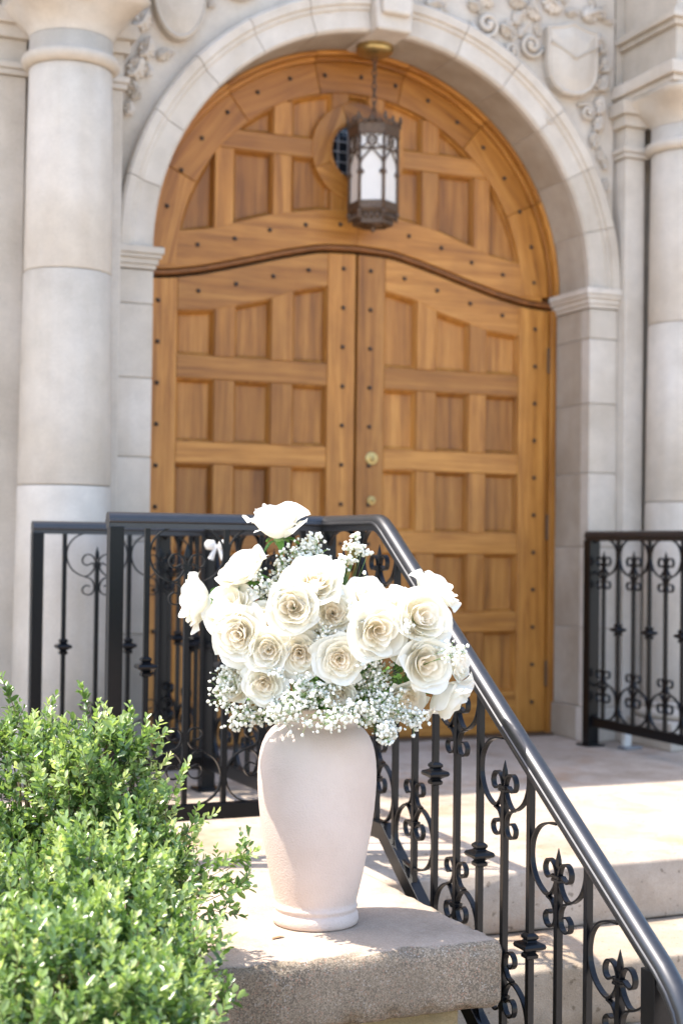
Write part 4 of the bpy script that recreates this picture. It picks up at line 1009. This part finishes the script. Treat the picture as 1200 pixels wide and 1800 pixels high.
def np_mesh(name, V, F, mat, smooth=False):
    me = bpy.data.meshes.new(name); V = np.asarray(V, np.float32); F = np.asarray(F, np.int32); k = F.shape[1]
    me.vertices.add(len(V)); me.vertices.foreach_set('co', V.ravel()); me.loops.add(F.size); me.loops.foreach_set('vertex_index', F.ravel())
    me.polygons.add(len(F)); me.polygons.foreach_set('loop_start', np.arange(0, F.size, k, dtype=np.int32)); me.polygons.foreach_set('loop_total', np.full(len(F), k, np.int32))
    if smooth: me.polygons.foreach_set('use_smooth', np.ones(len(F), bool))
    me.materials.append(mat); me.update(); me.validate(); return me
def blossoms(C, R):
    VV = []; FF = []; off = 0; rot = rand_rot(len(C))
    for g in range(6):
        ii = np.arange(g, len(C), 6)
        if not len(ii): continue
        V, F = BG[g]; P = np.einsum('nij,vj->nvi', rot[ii], V) * R[ii][:, None, None] + C[ii][:, None, :]
        VV.append(P.reshape(-1, 3)); FF.append((F[None] + (np.arange(len(ii)) * len(V))[:, None, None]).reshape(-1, 3) + off); off += len(ii) * len(V)
    return np.concatenate(VV), np.concatenate(FF)
def spray(name, label, regions, kindstuff=True, root=None, group=None):
    """regions: (px, py, rx, ry, depth, depth spread, count)"""
    t = thing(name, label, "baby's breath", MOUTH, group); C = []; mb = MB()
    for (px, py, rx, ry, dp, ds_, n) in regions:
        rt = Vector(root) if root is not None else MOUTH.lerp(Vector(at(px, py, dp)), .55)
        ctr = Vector(at(px, py + ry * .2, dp)); nodes = []
        for k in range(max(3, n // 11)):
            a = rng.uniform(0, 6.28); q = math.sqrt(rng.uniform(0, 1)) * .72
            nodes.append(np.array(at(px + rx * q * math.cos(a), py + ry * q * math.sin(a), dp + rng.uniform(-ds_, ds_) * .7)))
        for nd in nodes: mb.tube([rt, Vector(rt).lerp(Vector(nd), .6) + Vector((0, 0, .006)), Vector(nd)], .0006, 3, False)
        for k in range(n):
            nd = nodes[rng.integers(len(nodes))]; dv = rng.normal(size=3); dv /= np.linalg.norm(dv); c = nd + dv * rng.uniform(.005, .026) * min(1.3, max(rx, ry) / 38)
            C.append(c); mb.tube([nd, nd + (c - nd) * .6 + np.array([0, 0, .0015]), c], .00035, 3, False)
    C = np.array(C); V, F = blossoms(C, rng.uniform(.0020, .0056, len(C)))
    o = put('blossoms', np_mesh('blossoms', V - np.array(MOUTH), F, M['breath']), t); o['kind'] = 'stuff'
    s_ = put('stalks', mesh('stalks', np.array(mb.V) - np.array(MOUTH), mb.F, M['stem_green']), t); s_['kind'] = 'stuff'
    return t
spray('babys_breath', "upper left spray of baby's breath rising between the highest roses", [(548, 965, 38, 24, 3.10, .03, 130), (520, 985, 40, 22, 3.08, .03, 110), (500, 1015, 30, 22, 3.07, .03, 90)])
spray('babys_breath', "taller right spray of baby's breath standing up beside the handrail bend", [(618, 955, 22, 18, 3.14, .025, 70), (640, 968, 18, 14, 3.14, .02, 30), (612, 990, 26, 20, 3.12, .03, 80), (632, 1040, 22, 30, 3.10, .03, 70)])
spray('babys_breath', "baby's breath filling the gap right of the tilted left rose", [(462, 1030, 26, 28, 3.05, .03, 110), (450, 1065, 22, 22, 3.07, .03, 60)])
spray('babys_breath', "baby's breath threaded between the front roses in the middle", [(488, 1045, 22, 18, 3.0, .02, 50), (622, 1085, 18, 26, 3.0, .02, 60), (560, 1115, 26, 12, 2.99, .02, 30), (490, 1180, 18, 14, 2.99, .02, 40), (650, 1160, 20, 14, 2.99, .02, 40), (712, 1095, 14, 16, 2.98, .02, 25)])
spray('babys_breath', "baby's breath fringe hanging at the lower left of the bouquet", [(398, 1215, 30, 42, 3.08, .04, 170), (400, 1170, 22, 16, 3.08, .03, 50), (430, 1262, 44, 20, 3.05, .04, 170), (480, 1250, 34, 24, 3.0, .04, 110)])
spray('babys_breath', "dense baby's breath lying over the front of the vase rim", [(540, 1225, 44, 34, 2.99, .04, 230), (560, 1262, 60, 16, 2.945, .02, 120), (500, 1255, 40, 22, 2.97, .03, 110), (620, 1245, 34, 26, 2.98, .03, 110), (575, 1215, 30, 18, 3.02, .03, 60)])
spray('babys_breath', "baby's breath tumbling down past the right side of the vase", [(650, 1195, 44, 36, 3.03, .05, 230), (680, 1245, 40, 32, 3.0, .04, 210), (682, 1290, 26, 22, 2.98, .03, 110), (720, 1262, 34, 22, 3.0, .03, 110), (640, 1255, 30, 20, 2.98, .03, 80)])
spray('babys_breath', "thin sprig of baby's breath at the right edge between two small roses", [(800, 1150, 22, 26, 2.95, .03, 45), (780, 1140, 20, 26, 3.0, .03, 40)])
# green foliage packed inside the bouquet
fo = thing('bouquet_foliage', 'dark green leaves and stalks packed between roses and vase rim', 'foliage', MOUTH); VV = []; FF = []; off = 0
lv = np.array([v.co[:] for v in RLEAF.vertices]); lf_ = np.array([p.vertices[:] for p in RLEAF.polygons]); n = 380
R_ = rand_rot(n); C = []
for i in range(n):
    a = rng.uniform(0, 6.28); q = math.sqrt(rng.uniform(0, 1)); hh = rng.uniform(0, 1); x = 590 + 165 * q * math.cos(a) * (.75 + .25 * math.sin(hh * 3.1)); y = 1070 + 170 * hh
    C.append(at(x, y, 3.17 + .10 * q * math.sin(a)))
C = np.array(C); V = np.einsum('nij,vj->nvi', R_, lv * .75) + C[:, None, :]
o = put('leaves', np_mesh('leaves', V.reshape(-1, 3) - np.array(MOUTH), (lf_[None] + (np.arange(n) * len(lv))[:, None, None]).reshape(-1, 4), M['leaf_green'], True), fo); o['kind'] = 'stuff'

# ------------------------------------------------------------------ boxwood shrubs
LV = np.array([(0, 0, 0), (.0044, .0068, .0012), (.0060, .0142, .0018), (.0040, .0208, .0008), (0, .0245, -.0015), (-.0040, .0208, .0008), (-.0060, .0142, .0018), (-.0044, .0068, .0012), (0, .0130, -.0010)]) * .84
LF = np.array([(0, 1, 8), (1, 2, 8), (2, 3, 8), (3, 4, 8), (4, 5, 8), (5, 6, 8), (6, 7, 8), (7, 0, 8)])
def shrub(label, base, lobes, seed, dens, sprigs=()):
    r_ = np.random.default_rng(seed); T = []     # twigs: start, direction, length
    cs = [np.array(at(x, y, z)) for (x, y, z, r) in lobes]; rs = [l[3] for l in lobes]
    for c, r in zip(cs, rs):
        n = int(4 * math.pi * r * r * dens)
        d = r_.normal(size=(n, 3)); d /= np.linalg.norm(d, axis=1)[:, None]
        lump = np.array([mnoise.noise(Vector(q * 3.2) + Vector((seed, c[0] * 9, 0))) for q in d]); lump2 = np.array([mnoise.noise(Vector(q * 8.0) + Vector((c[0] * 9, seed, 3))) for q in d])
        p = c + d * (r * (1 + .40 * lump + .40 * lump2 + r_.uniform(-.16, .02, n)))[:, None]
        keep = np.ones(n, bool)
        for c2, r2 in zip(cs, rs):
            if c2 is not c: keep &= np.linalg.norm(p - c2, axis=1) > r2 * .84
        keep &= (d @ (-FWD) > -.45)
        p, d = p[keep], d[keep]
        dr = d * .75 + np.array([0, 0, .85]) + r_.normal(size=d.shape) * .30; dr /= np.linalg.norm(dr, axis=1)[:, None]
        for a, b in zip(p, dr): T.append((a - b * .045, b, r_.uniform(.05, .09)))
    for (x0, y0, x1, y1, z, k) in sprigs:
        a = np.array(at(x0, y0, z)); b = np.array(at(x1, y1, z)); 
        for i in range(k):
            q = (i + .5) / k; p = a + (b - a) * q; dd = (b - a) / np.linalg.norm(b - a) * .6 + r_.normal(size=3) * .45 + np.array([0, 0, .5]); dd /= np.linalg.norm(dd); T.append((p, dd, r_.uniform(.04, .06)))
    LM = []; tint = []; mb = MB(); order = r_.permutation(len(T)); 
    for ti in order:
        a, b, L = T[ti]; k = int(L / .0105); side = np.cross(b, r_.normal(size=3)); side /= np.linalg.norm(side); fr = np.cross(b, side); tt_ = r_.uniform(.05, .75)
        if ti % 3 == 0: V, F = tube([a - b * .03, a + b * L * .5, a + b * L], .0009, 3, False); mb.add(V, F)
        for j in range(k + 1):
            q = (j + 1) / (k + 1); pos = a + b * L * q; sv = side if j % 2 else fr
            for sg in (-1, 1):
                op = .95 - .55 * q; dirv = sv * sg * op + b * (1.0 - op * .6) + r_.normal(size=3) * .16; dirv /= np.linalg.norm(dirv)
                nrm = b - dirv * (b @ dirv) + r_.normal(size=3) * .25; nrm -= dirv * (nrm @ dirv); nrm /= np.linalg.norm(nrm) + 1e-9
                xx = np.cross(dirv, nrm); s = (.62 + .5 * (1 - q) * 0 + .45 * math.sin(math.pi * min(1, q * .8 + .15))) * r_.uniform(.58, 1.2)
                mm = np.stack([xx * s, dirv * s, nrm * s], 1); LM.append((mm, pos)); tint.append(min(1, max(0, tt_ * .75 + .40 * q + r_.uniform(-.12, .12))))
    n = len(LM); Mx = np.array([q[0] for q in LM]); C = np.array([q[1] for q in LM]); tint = np.array(tint)
    t = thing('boxwood_shrub', label, 'shrub', base)
    # the 300 largest leaves in the picture become pieces of their own
    dep_ = (C - EYE) @ FWD; px = 600 + FPX * ((C - EYE) @ RGT) / dep_; py = 900 - FPX * ((C - EYE) @ UPV) / dep_
    vis = (px > 5) & (px < 470) & (py > 1200) & (py < 1795); score = np.linalg.norm(Mx[:, :, 1], axis=1) * np.abs(Mx[:, :, 2] @ FWD) / np.linalg.norm(Mx[:, :, 2], axis=1) / dep_ - (dep_ > np.percentile(dep_[vis], 45)) * 9 - (~vis) * 99
    big = np.argsort(-score)[:290]; rest = np.ones(n, bool); rest[big] = False; ri = np.where(rest)[0]
    V = np.einsum('nij,vj->nvi', Mx[ri], LV) + C[ri][:, None, :]; B = np.array(base)
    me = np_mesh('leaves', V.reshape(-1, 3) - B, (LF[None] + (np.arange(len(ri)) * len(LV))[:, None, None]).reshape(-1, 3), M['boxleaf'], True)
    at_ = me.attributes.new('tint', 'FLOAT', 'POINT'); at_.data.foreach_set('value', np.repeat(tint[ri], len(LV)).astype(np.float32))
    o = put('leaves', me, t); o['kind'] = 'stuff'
    ms = []
    for q in (.25, .45, .65, .85):
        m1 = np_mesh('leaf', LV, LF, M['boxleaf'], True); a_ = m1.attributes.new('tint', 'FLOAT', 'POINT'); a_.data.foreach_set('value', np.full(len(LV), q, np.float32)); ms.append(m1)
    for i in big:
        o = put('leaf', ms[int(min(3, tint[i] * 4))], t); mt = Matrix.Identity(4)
        for r in range(3):
            for c in range(3): mt[r][c] = Mx[i][r][c]
            mt[r][3] = C[i][r] - B[r]
        o.matrix_local = mt
    # limbs
    for c, r in zip(cs, rs):
        for k in range(5):
            dd_ = r_.normal(size=3); e = c + dd_ / np.linalg.norm(dd_) * r * .6; s0 = np.array([B[0] + r_.uniform(-.1, .1), B[1] + r_.uniform(-.1, .1), B[2]]); mid = (s0 + e) / 2 + r_.normal(size=3) * .03
            mb.tube(catmull([s0, mid, e], 4), list(np.linspace(.006, .0018, 9)), 5, False)
            for w in range(4):
                e2 = e + r_.normal(size=3) * r * .2; mb.tube([mid * .4 + e * .6, (e + e2) / 2 + r_.normal(size=3) * .01, e2], [.0022, .0016, .001], 4, False)
    o = put('branches', mesh('branches', np.array(mb.V) - B, mb.F, M['twig']), t); o['kind'] = 'stuff'
    print('shrub leaves', n); return t
BZ = gz + .15
shrub('rear boxwood shrub at the left reaching up in front of the railings', (.75, 2.95, BZ), [(20, 1390, 3.05, .14), (110, 1395, 2.98, .095), (185, 1352, 2.92, .088), (212, 1410, 2.9, .070), (125, 1480, 2.93, .085), (15, 1530, 2.95, .09), (235, 1490, 2.86, .080), (280, 1530, 2.82, .062)], 3, 2150,
      [(240, 1340, 262, 1300, 2.9, 4), (285, 1440, 310, 1380, 2.84, 6), (300, 1480, 345, 1450, 2.84, 6), (330, 1560, 440, 1505, 2.80, 13), (330, 1590, 436, 1560, 2.78, 12), (340, 1610, 400, 1595, 2.78, 6), (335, 1640, 345, 1600, 2.76, 4), (15, 1260, 20, 1225, 3.05, 3), (150, 1270, 158, 1245, 2.95, 3)])
shrub('nearer boxwood shrub in the lower left corner, softly out of focus', (.45, 2.3, BZ), [(50, 1625, 2.6, .105), (170, 1590, 2.6, .115), (255, 1610, 2.6, .065), (285, 1700, 2.5, .078), (200, 1715, 2.42, .115), (80, 1790, 2.25, .14), (205, 1820, 2.25, .12), (310, 1800, 2.35, .055), (-30, 1740, 2.5, .12)], 9, 2150,
      [(295, 1610, 330, 1580, 2.6, 5), (340, 1690, 372, 1660, 2.5, 5), (365, 1785, 400, 1770, 2.4, 4)])
# fallen scraps on the block
dl = tag(part('fallen_leaf', [(1.075, 2.87, .0465), (1.10, 2.874, .048), (1.108, 2.881, .0466), (1.096, 2.886, .0472), (1.08, 2.88, .0468)], [(0, 1, 2, 3, 4)], M['dry']), 'thin dry leaf scrap lying on the block left of the vase foot', 'dry leaf')
